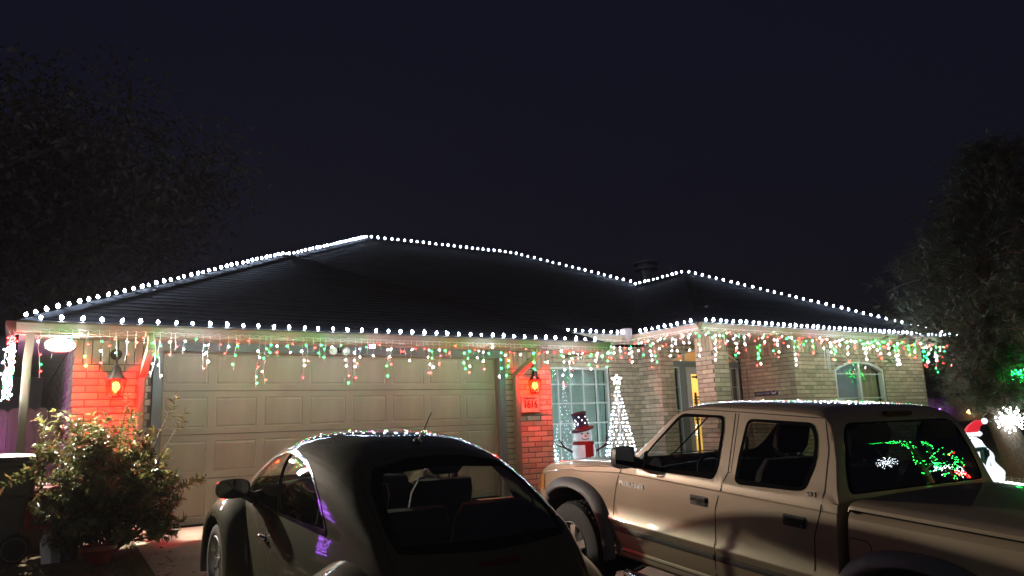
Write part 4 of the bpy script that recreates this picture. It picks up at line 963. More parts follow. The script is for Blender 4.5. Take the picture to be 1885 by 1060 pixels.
for s in (-1, 1):
    wl = empty('wheel', (s*.26, .20, .13), parent=t)
    mb = MB(); mb.lathe([(.09, -.03), (.125, -.028), (.132, -.015), (.132, .015), (.125, .028), (.09, .03)], 22, ax='x'); mb.build('tyre', M_rubber, wl, smooth=40)
    mb = MB(); mb.lathe([(0, s*.022), (.03, s*.026), (.035, s*.018), (.09, s*.02), (.098, s*.03), (.105, s*.03)], 22, ax='x', cap=False); mb.build('hub', mat('grey hub', (.12, .12, .125), .5), wl, smooth=40)
for s in (-1, 1): mb = MB(); mb.box((s*.235-.012, -.29, .1), (s*.235+.012, -.2, .58)); mb.build('rib', M_bin, t)
# ---- red and white cooler, tools and pot tucked under the bush
t = empty('cooler', (.34, 9.42, ground_z(9.4)+.2), (0, 0, R(-6))); tag(t, 'red cooler with white band and dark lid behind the bin', 'cooler')
M_rd = mat('red plastic', (.42, .05, .05), .4, var=.1); M_wp = mat('white plastic', (.62, .60, .58), .45, var=.05); M_mr2 = mat('maroon plastic', (.11, .025, .035), .45)
mb = MB(); mb.box((-.24, -.15, .02), (.24, .15, .24)); mb.build('body', M_rd, t, bevel=.025)
mb = MB(); mb.box((-.246, -.156, .242), (.246, .156, .295)); mb.build('band', M_wp, t, bevel=.01)
mb = MB(); mb.box((-.24, -.15, .297), (.24, .15, .43)); mb.build('lid', M_mr2, t, bevel=.03)
mb = MB(); mb.tube([(-.25, 0, .2), (-.27, 0, .40), (-.22, 0, .45), (.22, 0, .45), (.27, 0, .40), (.25, 0, .2)], .012, 8); mb.build('handle', M_wp, t)
mb = MB(); mb.box((-.2, -.12, -.2), (.2, .12, .018)); mb.build('stand', M_wood, t)
t = empty('garden_spade', (.42, 8.72, ground_z(8.72))); tag(t, 'long-handled spade leaning into the bush beside the bin', 'tool')
mb = MB(); mb.add([(-.075, 0, .0), (.075, 0, .0), (.095, .06, .2), (.07, .09, .27), (-.07, .09, .27), (-.095, .06, .2), (0, -.02, -.03), (0, .035, .15)], [(6, 0, 5, 7), (6, 7, 2, 1), (0, 6, 7, 5), (5, 7, 3, 4), (7, 2, 3)]); mb.build('blade', mat('dull steel', (.42, .42, .43), .35, metal=.8, var=.2), t)
mb = MB(); mb.tube([(0, .08, .24), (.06, .3, .62), (.12, .5, 1.0)], .017, 8); mb.build('handle', mat('pale ash handle', (.42, .32, .2), .6, var=.15), t)
t = empty('folded_chair_bag', (.58, 8.78, ground_z(8.78)), (R(-14), 0, R(10))); tag(t, 'slim black storage bag leaning against the bush stems', 'bag')
mb = MB(); secs = []
for i in range(9): f_ = i/8; r_ = .085*(.55+.45*math.sin(math.pi*min(1, .15+f_*.8))); secs.append([(r_*math.cos(a*math.pi/6)*1.1, r_*math.sin(a*math.pi/6)*.8, f_*.52) for a in range(13)])
mb.grid(secs); mb.poly(secs[0][:-1]); mb.poly(secs[-1][:-1]); mb.build('body', M_black, t, smooth=60); mb = MB(); mb.tube([(.05, -.07, .1), (.1, -.11, .26), (.05, -.07, .42)], .01, 6); mb.build('strap', M_black, t)
t = empty('flower_pot', (.80, 8.55, ground_z(8.55))); tag(t, 'low red flower pot on the ground in front of the bush', 'pot')
mb = MB(); mb.lathe([(.10, 0), (.15, .12), (.165, .13), (.165, .165), (.15, .165), (.135, .10), (0, .09)], 22); mb.build('pot', mat('glazed red clay', (.30, .05, .035), .4, var=.2), t, smooth=35)
mb = MB(); mb.lathe([(.0, .125), (.138, .125)], 22, cap=False); mb.build('soil', M_soil, t)
# ================================================================== VEHICLE TOOLS
def cut_convex(bm, poly, axis, test):
    """cut the faces that pass test along a convex outline extruded along axis; returns the faces inside"""
    ar = sum(poly[i][0]*poly[(i+1) % len(poly)][1]-poly[(i+1) % len(poly)][0]*poly[i][1] for i in range(len(poly)))
    if ar < 0: poly = poly[::-1]
    cand = [f for f in bm.faces if test(f.calc_center_median(), f.normal)]
    def v3(a, b): return Vector((0, a, b)) if axis == 'x' else Vector((a, 0, b))
    for i in range(len(poly)):
        p, q = poly[i], poly[(i+1) % len(poly)]; n2 = (-(q[1]-p[1]), q[0]-p[0]); co = v3(*p); no = v3(*n2).normalized()
        geom = list({e for f in cand for e in f.edges} | {v for f in cand for v in f.verts} | set(cand))
        r_ = bmesh.ops.bisect_plane(bm, geom=geom, dist=1e-6, plane_co=co, plane_no=no)
        fs = {f for f in r_['geom'] if isinstance(f, bmesh.types.BMFace)} | {f for f in cand if f.is_valid}
        cand = [f for f in fs if f.is_valid and (f.calc_center_median()-co).dot(no) > 0]
    return cand
def take(bm, faces, name, m, parent, smooth=40, thick=0, offset=0.0, mirror=False):
    """move faces into an object of their own"""
    vs = {}; vl = []; fl = []
    for f in faces:
        idx = []
        for v in f.verts:
            if v not in vs: vs[v] = len(vl); vl.append(v.co+v.normal*offset)
            idx.append(vs[v])
        fl.append(idx)
    me = bpy.data.meshes.new(name); me.from_pydata(vl, [], fl); me.materials.append(m)
    me.polygons.foreach_set('use_smooth', [True]*len(me.polygons)); me.set_sharp_from_angle(angle=R(smooth)); me.update()
    bmesh.ops.delete(bm, geom=[f for f in faces if f.is_valid], context='FACES')
    return link(name, me, parent)
def bm_object(bm, name, m, parent, smooth=40):
    me = bpy.data.meshes.new(name); bm.to_mesh(me); me.materials.append(m)
    me.polygons.foreach_set('use_smooth', [True]*len(me.polygons)); me.set_sharp_from_angle(angle=R(smooth)); me.update(); return link(name, me, parent)
def loft(rows):
    bm = bmesh.new(); vv = [[bm.verts.new(p) for p in r_] for r_ in rows]
    for i in range(len(rows)-1):
        for j in range(len(rows[0])-1):
            try: bm.faces.new((vv[i][j], vv[i][j+1], vv[i+1][j+1], vv[i+1][j]))
            except ValueError: pass
    for e in (0, -1):
        try: bm.faces.new(vv[e])
        except ValueError: pass
    bmesh.ops.remove_doubles(bm, verts=bm.verts, dist=1e-5); bmesh.ops.recalc_face_normals(bm, faces=bm.faces); bm.normal_update(); return bm
def inset(poly, d):
    cx = sum(p[0] for p in poly)/len(poly); cy_ = sum(p[1] for p in poly)/len(poly); out = []
    for p in poly:
        v = Vector((p[0]-cx, p[1]-cy_)); L = v.length; v *= (L-d)/L; out.append((cx+v.x, cy_+v.y))
    return out
def rounded(poly, r_=.05, n=4):
    """round the corners of a convex outline"""
    out = []; K = len(poly)
    for i in range(K):
        p0, p1, p2 = (Vector(poly[(i+k-1) % K]) for k in range(3)); a = (p0-p1); b2 = (p2-p1); ra = min(r_, a.length*.45, b2.length*.45); A = p1+a.normalized()*ra; B = p1+b2.normalized()*ra
        for k in range(n+1): t_ = k/n; q = A*(1-t_)**2+p1*2*t_*(1-t_)+B*t_**2; out.append((q.x, q.y))
    return out
def seam(bvh, pts, d, name, parent, wd=.006, m=None, lift=.0012):
    """a thin dark gap line laid onto a surface: pts are shot along d onto it"""
    P = []; d = Vector(d)
    for a, b2 in zip(pts[:-1], pts[1:]):
        n = max(2, int((Vector(b2)-Vector(a)).length/.04))
        for k in range(n): P.append(Vector(a).lerp(Vector(b2), k/n))
    P.append(Vector(pts[-1])); hit = []
    for p in P:
        h = bvh.ray_cast(p-d*2, d)
        if h[0] is not None: hit.append((h[0], h[1] if h[1].dot(d) < 0 else -h[1]))
    if len(hit) < 2: return
    rows = []
    for i, (p, n_) in enumerate(hit):
        t = (hit[min(i+1, len(hit)-1)][0]-hit[max(0, i-1)][0]).normalized(); s = t.cross(n_).normalized()*wd/2; rows.append([p-s+n_*lift, p+s+n_*lift])
    mb = MB(); mb.grid(rows); return mb.build(name, m or M_gap, parent)
def wheel(parent, loc, side, R_, Rr, wd, spokes, m_rim, spoke_w=.05, tread=True):
    """road wheel: tyre, rim and spokes; side=-1 left"""
    t = empty('wheel', loc, parent=parent); mb = MB(); h = wd/2
    mb.lathe([(Rr, -h*.8), (Rr+.02, -h*.95), (R_-.05, -h), (R_-.015, -h*.86), (R_, -h*.6), (R_, h*.6), (R_-.015, h*.86), (R_-.05, h), (Rr+.02, h*.95), (Rr, h*.8)], 40, ax='x', cap=False); ty = mb.build('tyre', M_rubber, t, smooth=35)
    if tread:
        mb = MB()
        for i in range(44):
            a = 2*math.pi*i/44; c, s = math.cos(a), math.sin(a)
            for x0 in (-h*.58, -h*.12, h*.34): mb.add([(x0+dx, (R_+dr)*math.cos(a+da), (R_+dr)*math.sin(a+da)) for dr in (-.004, .006) for dx, da in ((0, -.045), (h*.3, -.03), (h*.3, .04), (0, .025))], [(4,5,6,7),(0,1,5,4),(1,2,6,5),(2,3,7,6),(3,0,4,7)])
        o = mb.build('tread', M_rubber, ty); o['kind'] = 'stuff'
    o_ = side*h; mb = MB()
    mb.lathe([(Rr, -side*h*.8), (Rr-.02, -side*h*.5), (Rr-.03, o_*.3), (Rr-.015, o_*.75), (Rr+.004, o_*.98), (Rr+.012, o_*.92)], 40, ax='x', cap=False); rim = mb.build('rim', m_rim, t, smooth=35)
    for k in range(spokes):
        a = 2*math.pi*k/spokes+.2; mb = MB(); c, s = math.cos(a), math.sin(a); tn = Vector((0, -s, c)); rd = Vector((0, c, s)); pts = []
        for rr_, w_, xo in ((.045, spoke_w*1.1, .62), (Rr*.5, spoke_w*.8, .72), (Rr-.012, spoke_w*1.15, .66)):
            p = rd*rr_; pts.append([p+tn*w_/2+Vector((o_*xo-side*.018, 0, 0)), p+tn*w_*.4+Vector((o_*xo, 0, 0)), p-tn*w_*.4+Vector((o_*xo, 0, 0)), p-tn*w_/2+Vector((o_*xo-side*.018, 0, 0))])
        mb.grid(pts); mb.build('spoke', m_rim, t, smooth=30)
    mb = MB(); mb.lathe([(0, o_*.74), (.035, o_*.73), (.05, o_*.66), (.06, o_*.55)], 20, ax='x', cap=False); mb.build('hub_cap', m_rim, t, smooth=40)
    mb = MB(); mb.lathe([(0, o_*.1), (Rr-.03, o_*.1)], 30, ax='x', cap=False); mb.build('brake_disc', mat('dark brake steel', (.05, .045, .04), .5, metal=.6, var=.3), t)
    return t
M_gap = mat('panel gap', (.006, .006, .006), .8)
M_seal = mat('black rubber seal', (.008, .008, .009), .8, spec=0.0)
M_seat = mat('dark grey seat cloth', (.035, .034, .032), .9, var=.15, scale=40, bump=.3)
M_seatb = mat('grey beige seat vinyl', (.24, .22, .17), .6, var=.08)
M_dash = mat('dark dashboard plastic', (.02, .02, .02), .6, bump=.2)
M_carglass = glass('car glass', (.84, .88, .85), 1.52)
M_tint = glass('tinted car glass', (.34, .37, .35), 1.52)
def seat(parent, x, y, z, m, m2, head=True, wd=.25):
    s = empty('seat', (x, y, z), parent=parent)
    def pad(name, pts, hw, mm):
        mb = MB(); rows = []
        for (yy, zz, ty, tz, f_) in pts:
            rows.append([(-hw*f_, yy, zz), (-hw*f_*.9, yy+ty*.8, zz+tz*.8), (-hw*f_*.5, yy+ty, zz+tz), (hw*f_*.5, yy+ty, zz+tz), (hw*f_*.9, yy+ty*.8, zz+tz*.8), (hw*f_, yy, zz), (hw*f_*.9, yy-ty*.4, zz-tz*.4), (-hw*f_*.9, yy-ty*.4, zz-tz*.4), (-hw*f_, yy, zz)])
        mb.grid(rows); mb.poly(rows[0][:-1]); mb.poly(rows[-1][:-1]); return mb.build(name, mm, s, smooth=60)
    pad('cushion', [(-.02, .0, 0, .08, .9), (.05, .02, 0, .1, 1), (.4, .05, 0, .1, 1), (.48, .03, 0, .06, .85)], wd, m)
    pad('backrest', [(.0, .05, .08, 0, .9), (-.06, .3, .09, 0, 1), (-.13, .55, .09, 0, .98), (-.16, .64, .07, 0, .85)], wd, m)
    if head:
        pad('headrest', [(-.15, .685, .05, .02, .75), (-.16, .72, .06, 0, 1), (-.185, .84, .06, 0, .98), (-.19, .89, .04, 0, .8)], wd*.56, m2)
        mb = MB(); mb.tube([(-.06, -.16, .62), (-.06, -.165, .74)], .007, 6); mb.tube([(.06, -.16, .62), (.06, -.165, .74)], .007, 6); mb.build('headrest_post', M_chrome, s)
    return s

# ================================================================== BEETLE-SHAPED COUPE
M_bpaint = mat('dark olive metallic paint', (.060, .057, .036), .6, metal=.0, spec=.02, coat=.8, var=.06, scale=2, bump=.015, bscale=400)
bt = empty('coupe', (2.30, 3.47, 0)); bt.location.z = ground_z(3.47+.76)+.008-.76*.097; bt.rotation_euler = (math.atan(.097), 0, 0)
tag(bt, 'rounded dark olive two-door coupe parked facing the garage door', 'car')
T_ = [(0, .46), (.04, .60), (.12, .70), (.25, .81), (.45, .975), (.7, 1.17), (.95, 1.325), (1.25, 1.435), (1.55, 1.487), (1.85, 1.50), (2.1, 1.492), (2.35, 1.445), (2.6, 1.35), (2.8, 1.24), (3.0, 1.11), (3.2, .99), (3.4, .935), (3.6, .875), (3.8, .775), (3.95, .65), (4.05, .50)]
B_ = [(0, .42), (.04, .54), (.12, .63), (.25, .69), (.5, .74), (.9, .775), (1.5, .80), (2.2, .808), (2.8, .79), (3.2, .745), (3.5, .66), (3.8, .50), (4.05, .26)]
def b_section(y):
    T = interp(T_, y); T = T if T < .9 else .9+(T-.9)*.925; B = interp(B_, y)*.885; wb = min(.90, T-.13); pts = []
    for k in range(9): f_ = k/8; z = lerp(.20, wb, f_); pts.append((B*(1.035-.16*(f_-.42)**2), z))
    n = 16
    for k in range(1, n+1): a = math.pi/2*k/n; pts.append((.981*B*max(0, math.cos(a))**.60, wb+(T-wb)*math.sin(a)**.60))
    return [(-x, y, z) for x, z in pts]+[(x, y, z) for x, z in pts[::-1][1:]]
st = [0, .015, .04, .08]+[.12+i*.06 for i in range(65)]+[4.0, 4.03, 4.05]
st = sorted(set(round(s, 3) for s in st if s <= 4.05)); bm = loft([b_section(y) for y in st])
bvb = BVHTree.FromBMesh(bm)
def circ(cy_, cz_, r_, n=22): return [(cy_+r_*math.cos(2*math.pi*i/n), cz_+r_*math.sin(2*math.pi*i/n)) for i in range(n)]
for cy_ in (.76, 3.27):
    for s in (-1, 1):
        fs = cut_convex(bm, circ(cy_, .31, .372), 'x', lambda c, n, s=s: c.x*s > .25 and c.z < .8 and abs(c.y-cy_) < .5); bmesh.ops.delete(bm, geom=fs, context='FACES')
SW = [(2.93, .90), (2.80, 1.01), (2.62, 1.135), (2.42, 1.235), (2.18, 1.30), (1.95, 1.315), (1.72, 1.29), (1.50, 1.22), (1.32, 1.12), (1.20, 1.01), (1.145, .93), (1.16, .905), (2.05, .885)]
SW = rounded(SW, .03, 2)
BG = rounded([(-.55, .93), (0, .905), (.55, .93), (.565, 1.03), (.53, 1.20), (.45, 1.30), (.2, 1.345), (0, 1.352), (-.2, 1.345), (-.45, 1.30), (-.53, 1.20), (-.565, 1.03)], .03, 2)
WS = rounded([(-.60, 1.0), (0, .985), (.60, 1.0), (.58, 1.12), (.53, 1.24), (.42, 1.33), (0, 1.36), (-.42, 1.33), (-.53, 1.24), (-.58, 1.12)], .03, 2)
for s in (-1, 1):
    tst = lambda c, n, s=s: c.x*s > .25 and .85 < c.z < 1.43 and 1.0 < c.y < 3.1
    fs = cut_convex(bm, SW, 'x', tst); inner = inset(SW, .020)
    # chrome outline, then black seal, then two panes
    gl = set(cut_convex(bm, inner, 'x', lambda c, n, s=s: tst(c, n) and abs(n.x) > .1)); 
    allin = [f for f in bm.faces if f.normal.x*s > .05 and f.calc_center_median().x*s > .25]
    def inside(poly, c):
        K = len(poly); sg = sum(poly[i][0]*poly[(i+1) % K][1]-poly[(i+1) % K][0]*poly[i][1] for i in range(K)); sg = 1 if sg > 0 else -1
        return all(sg*((poly[(i+1) % K][0]-poly[i][0])*(c.z-poly[i][1])-(poly[(i+1) % K][1]-poly[i][1])*(c.y-poly[i][0])) >= -1e-7 for i in range(K))
    ring = [f for f in allin if inside(SW, f.calc_center_median()) and not inside(inner, f.calc_center_median())]
    take(bm, ring, 'window_trim', M_chrome, bt, offset=.004)
    glf = [f for f in bm.faces if f.calc_center_median().x*s > .25 and inside(inner, f.calc_center_median())]
    pil = cut_convex(bm, [(2.03, .8), (2.10, .8), (2.10, 1.5), (2.03, 1.5)], 'x', lambda c, n, s=s: c.x*s > .25 and inside(inner, c))
    take(bm, pil, 'door_pillar', M_seal, bt)
    for nm, lo, hi in (('rear_side_window', 0, 2.065), ('door_window', 2.065, 9)):
        fs = [f for f in bm.faces if f.calc_center_median().x*s > .25 and inside(inner, f.calc_center_median()) and lo < f.calc_center_median().y < hi]; take(bm, fs, nm, M_carglass, bt)
fs = cut_convex(bm, BG, 'y', lambda c, n: c.y < 1.6 and c.z > .8 and n.y < -.02); bgf = cut_convex(bm, inset(BG, .05), 'y', lambda c, n: c in (0,) or (c.y < 1.6 and c.z > .8 and n.y < -.02))
def inside2(poly, c):
    K = len(poly); sg = sum(poly[i][0]*poly[(i+1) % K][1]-poly[(i+1) % K][0]*poly[i][1] for i in range(K)); sg = 1 if sg > 0 else -1
    return all(sg*((poly[(i+1) % K][0]-poly[i][0])*(c.z-poly[i][1])-(poly[(i+1) % K][1]-poly[i][1])*(c.x-poly[i][0])) >= -1e-7 for i in range(K))
take(bm, [f for f in bgf if f.is_valid], 'rear_window', M_carglass, bt)
ring = [f for f in bm.faces if f.calc_center_median().y < 1.6 and f.normal.y < -.02 and f.calc_center_median().z > .8 and inside2(BG, f.calc_center_median())]; take(bm, ring, 'rear_window_seal', M_seal, bt)
fs = cut_convex(bm, WS, 'y', lambda c, n: c.y > 2.2 and c.z > .9 and n.y > .02); take(bm, fs, 'windshield', M_carglass, bt)
bm_object(bm, 'body', M_bpaint, bt, 45); bm.free()
# fenders
def fender(yc, s):
    prof = [(.63, .55), (.60, .63), (.565, .71), (.525, .775), (.48, .825), (.435, .852), (.40, .862), (.378, .862), (.366, .852), (.366, .70)]
    rows = []
    for k in range(37):
        a = R(-22+224*k/36); e = 1-.10*max(0, abs(a-R(90))/R(112)-.45)
        e *= .90 if yc < 2 else 1
        rows.append([(s*x*(1.03 if yc < 2 else 1), yc+r_*(1+.10*(1 if r_ > .42 else 0)*abs(math.cos(a)))*math.cos(a), .31+r_*math.sin(a)*e) for r_, x in prof])
    mb = MB(); mb.grid(rows); return mb.build('fender', M_bpaint, bt, smooth=50)
for yc in (.76, 3.27):
    for s in (-1, 1):
        fender(yc, s); wheel(bt, (s*.745, yc, .312), s, .315, .205, .19, 10, M_alloy, .028, tread=False)
        mb = MB(); mb.grid([[(s*x, yc+.36*math.cos(R(-10+200*k/20)), .31+.36*math.sin(R(-10+200*k/20))) for x in (.45, .84)] for k in range(21)]); mb.grid([[(s*.5, yc+.4*math.cos(R(k*18)), .31+.4*math.sin(R(k*18))), (s*.5, yc, .31)] for k in range(21)]); mb.build('wheel_well', M_black, bt)
for s in (-1, 1):   # running boards
    mb = MB(); mb.tube([(s*.70, 1.15, .25), (s*.73, 1.5, .245), (s*.73, 2.5, .245), (s*.70, 2.9, .25)], .06, 10); mb.build('running_board', M_black, bt, smooth=60)
# seams: door, hatch
for s in (-1, 1):
    d = (-s, 0, 0)
    seam(bvb, [(0, 2.07, .885), (0, 2.10, .75), (0, 2.10, .5), (0, 2.06, .36), (0, 1.98, .3)], d, 'door_seam', bt)
    seam(bvb, [(0, 2.94, .88), (0, 2.98, .7), (0, 2.96, .3)], d, 'door_seam', bt); seam(bvb, [(0, 2.95, .30), (0, 1.98, .30)], d, 'door_seam', bt)
seam(bvb, [(-.60, 0, 1.0), (-.59, 0, .86), (-.55, 0, .66), (-.5, 0, .60), (.5, 0, .60), (.55, 0, .66), (.59, 0, .86), (.60, 0, 1.0)], (0, 1, 0), 'hatch_seam', bt)
seam(bvb, [(-.59, 0, 1.0), (-.56, 0, 1.20), (-.49, 0, 1.315), (-.2, 0, 1.368), (0, 0, 1.375), (.2, 0, 1.368), (.49, 0, 1.315), (.56, 0, 1.20), (.59, 0, 1.0)], (0, 1, 0), 'hatch_seam', bt)
seam(bvb, [(-.13, 0, .855), (.13, 0, .855)], (0, 1, 0), 'brake_light', bt, .035, mat('dark red lens', (.08, .005, .005), .2), .006)
# round tail lamps, number plate, bumper strip
for s in (-1, 1):
    h = bvb.ray_cast(Vector((s*.50, -2, .66)), Vector((0, 1, 0))); mb = MB(); mb.lathe([(.085, .03), (.088, .0), (.07, -.02), (.0, -.035)], 20, ax='y'); o = mb.build('tail_lamp', mat('tail lamp red', (.25, .01, .01), .15, coat=1), bt, smooth=40, loc=h[0]); o.rotation_euler = (0, 0, s*-.35)
mb = MB(); mb.box((-.17, -.012, .38), (.17, .0, .5)); mb.build('number_plate', M_white, bt)
mb = MB(); mb.tube([(-.62, .12, .40), (-.4, .01, .40), (0, -.015, .40), (.4, .01, .40), (.62, .12, .40)], .04, 10); mb.build('bumper', M_bpaint, bt, smooth=60)
# door mirrors, handles, aerial
for s in (-1, 1):
    mi = empty('door_mirror', (s*.705, 2.74, .94), parent=bt)
    mb = MB(); rows = []
    for k in range(9):
        f_ = k/8; yy = lerp(.10, -.055, f_); sc_ = math.sin(math.pi*min(.5, .08+f_*.46))
        rows.append([(s*(.155+.125*sc_*math.copysign(abs(math.cos(a))**.7, math.cos(a))), yy, .045+.072*sc_*math.copysign(abs(math.sin(a))**.7, math.sin(a))) for a in [2*math.pi*j/20 for j in range(21)]])
    mb.grid(rows); mb.poly(rows[0][:-1]); mb.build('housing', M_bpaint, mi, smooth=50)
    mb = MB(); mb.poly([(p[0]*.985+s*.003, -.048, .045+(p[2]-.045)*.93) for p in rows[-1][:-1]]); mb.build('mirror_glass', mat('mirror', (.75, .78, .78), .03, metal=1), mi)
    mb = MB(); mb.grid([[(s*(.155+.126*math.copysign(abs(math.cos(a))**.7, math.cos(a))*f_), -.056, .045+.073*f_*math.copysign(abs(math.sin(a))**.7, math.sin(a))) for a in [2*math.pi*j/20 for j in range(21)]] for f_ in (1.0, .93)]); mb.build('mirror_rim', M_black, mi)
    mb = MB(); mb.tube([(s*-.02, .0, -.05), (s*.03, -.0, -.02), (s*.11, -.0, .01)], [.045, .04, .03], 10); mb.build('arm', M_black, mi, smooth=60)
    h = bvb.ray_cast(Vector((s*2, 2.27, .70)), Vector((-s, 0, 0)))[0]; hd = empty('door_handle', h, parent=bt)
    mb = MB(); mb.tube([(s*.005, -.06, .0), (s*.028, -.035, .006), (s*.034, .0, .008), (s*.028, .035, .006), (s*.005, .06, .0)], [.012, .014, .014, .014, .012], 10); mb.build('grip', M_chrome, hd, smooth=60)
    mb = MB(); mb.lathe([(.035, -.002), (.033, .004), (.02, .006), (0, .003)], 18, ax='x'); mb.build('handle_cup', M_black, hd)
    mb = MB(); mb.lathe([(.014, 0), (.013, s*.008), (0, s*.01)], 14, (0, -.10, -.005), ax='x'); mb.build('lock', M_chrome, hd)
h = bvb.ray_cast(Vector((.0, 1.36, 3)), Vector((0, 0, -1)))[0]
mb = MB(); mb.tube([h, h+Vector((0, -.03, .012)), h+Vector((.0, -.2, .20))], [.011, .006, .0035], 8); mb.lathe([(.03, -.004), (.026, .01), (.008, .022)], 12, h); mb.build('aerial', M_black, bt)
# interior
mb = MB(); mb.box((-.62, .75, .25), (.62, 3.0, .40)); mb.build('floor', M_dash, bt)
mb = MB(); mb.tube([(-.58, 2.75, .86), (0, 2.85, .90), (.58, 2.75, .86)], .13, 12); mb.box((-.58, 2.7, .45), (.58, 2.95, .9)); mb.build('dashboard', M_dash, bt, smooth=50)
for s in (-1, 1): seat(bt, s*.33, 1.72, .48, M_seat, M_seat if s > 0 else M_seat)
for s in (-1, 1): seat(bt, s*.29, .98, .44, M_seat, M_seat, head=False, wd=.27)
mb = MB(); mb.tube([(-.36+.18*math.cos(2*math.pi*i/24), 2.52+.06*math.sin(2*math.pi*i/24), .86+.17*math.sin(2*math.pi*i/24)) for i in range(24)], .014, 8, closed=True); mb.build('steering_wheel', M_dash, bt, smooth=60)
mb = MB(); mb.box((-.56, .62, .45), (.56, .95, .84)); mb.build('parcel_shelf', M_dash, bt, bevel=.03)
mb = MB(); mb.tube([(-.09, 2.42, 1.27), (.09, 2.42, 1.27)], .03, 10); mb.build('rear_view_mirror', M_black, bt)
# ================================================================== PICK-UP TRUCK
M_tpaint = mat('gold beige metallic paint', (.345, .258, .178), .40, metal=.2, coat=1.0, var=.05, scale=2, bump=.012, bscale=400)
M_flare = mat('grey textured plastic flare', (.085, .080, .085), .55, var=.08, scale=30, bump=.12, bscale=200)
tk = empty('pickup_truck', (5.007, 5.434, ground_z(5.434)+.008), (.0927, 0, -.0458)); tag(tk, 'beige double-cab pickup truck parked beside the coupe', 'truck')
zS_ = [(-.82, .74), (-.74, .88), (-.62, .965), (-.4, 1.03), (-.1, 1.075), (.3, 1.115), (.66, 1.145), (1.0, 1.15), (2.66, 1.15)]
ze_ = [(-.82, .75), (-.74, .90), (-.62, .985), (-.4, 1.055), (-.1, 1.10), (.3, 1.135), (.62, 1.162), (.72, 1.18), (.85, 1.285), (1.0, 1.445), (1.13, 1.575), (1.25, 1.622), (1.5, 1.638), (2.0, 1.638), (2.34, 1.63), (2.44, 1.60), (2.50, 1.50), (2.55, 1.36), (2.60, 1.17), (2.61, 1.155)]
zt_ = [(-.82, .77), (-.74, .925), (-.62, 1.02), (-.4, 1.085), (-.1, 1.13), (.3, 1.165), (.48, 1.178), (.58, 1.21), (.72, 1.32), (.85, 1.43), (1.0, 1.555), (1.13, 1.645), (1.25, 1.68), (1.5, 1.702), (1.9, 1.712), (2.3, 1.70), (2.42, 1.672), (2.48, 1.59), (2.55, 1.40), (2.60, 1.20), (2.61, 1.16)]
sx_ = [(-.82, .74), (-.76, .82), (-.66, .90), (-.45, .965), (-.2, .99), (.1, 1.0), (3, 1.0)]
LOW = [(.70, .42), (.80, .425), (.83, .45), (.838, .49), (.832, .515), (.848, .56), (.858, .63), (.864, .69), (.874, .712), (.872, .728), (.858, .752), (.860, .86), (.864, .96), (.862, 1.04)]
tum = lambda z: .848-max(0, z-1.13)*.36
def t_section(u):
    s = interp(sx_, u); zS = interp(zS_, u); ze = max(interp(ze_, u), zS+.004); zt = max(interp(zt_, u), ze+.004); pts = []
    kz = 1 if u > .2 else (zS-.42)/(1.15-.42)*1.0+0; kz = lerp((zS-.40)/(1.15-.40), 1, max(0, min(1, (u+.1)/.7))) if u < .6 else 1
    for x, z in LOW: pts.append((x*s, .40+(z-.40)*kz))
    zc = zS-.055*(1 if u > 0 else .8)
    pts += [(.860*s, zc), (.853*s, zc+.008), (.849*s, zS)]
    xe = lambda z: tum(z)*s if u > .6 else min(tum(z), .83)*s
    for k in range(1, 8): z = lerp(zS, ze, k/7); pts.append((xe(z)-(.0 if u > .66 else .012*k/7), z))
    x1 = pts[-1][0]; n = 10
    for k in range(1, n+1): a = math.pi/2*k/n; pts.append((x1*max(0, math.cos(a))**.62, ze+(zt-ze)*math.sin(a)**.9))
    return [(-x, -u, z) for x, z in pts]+[(x, -u, z) for x, z in pts[::-1][1:]]
us = [-.82, -.80, -.77, -.74, -.70, -.66]+[-.62+i*.04 for i in range(82)]
us = [u for u in us if u < 2.605]+[2.61]
bm = loft([t_section(u) for u in us]); bvt = BVHTree.FromBMesh(bm)
ARCH = [(-.47, .30), (-.46, .45), (-.43, .62), (-.34, .765), (-.2, .86), (0, .897), (.2, .865), (.34, .77), (.44, .62), (.50, .45), (.52, .30)]
def yz(poly): return [(-u, z) for u, z in poly]
for s in (-1, 1):
    fs = cut_convex(bm, yz(ARCH), 'x', lambda c, n, s=s: c.x*s > .3 and c.z < 1.0 and abs(c.y) < .6); bmesh.ops.delete(bm, geom=fs, context='FACES')
FWN = rounded([(.80, 1.155), (.925, 1.33), (1.135, 1.565), (1.19, 1.592), (1.595, 1.597), (1.625, 1.50), (1.645, 1.25), (1.63, 1.168), (1.2, 1.16)], .035, 3)
RWN = rounded([(1.805, 1.59), (2.345, 1.597), (2.40, 1.50), (2.415, 1.36), (2.37, 1.20), (2.31, 1.185), (1.855, 1.165), (1.81, 1.19), (1.80, 1.35)], .05, 3)
def ins_yz(poly, c):
    K = len(poly); sg = sum(poly[i][0]*poly[(i+1) % K][1]-poly[(i+1) % K][0]*poly[i][1] for i in range(K)); sg = 1 if sg > 0 else -1
    return all(sg*((poly[(i+1) % K][0]-poly[i][0])*(c.z-poly[i][1])-(poly[(i+1) % K][1]-poly[i][1])*(c.y-poly[i][0])) >= -1e-7 for i in range(K))
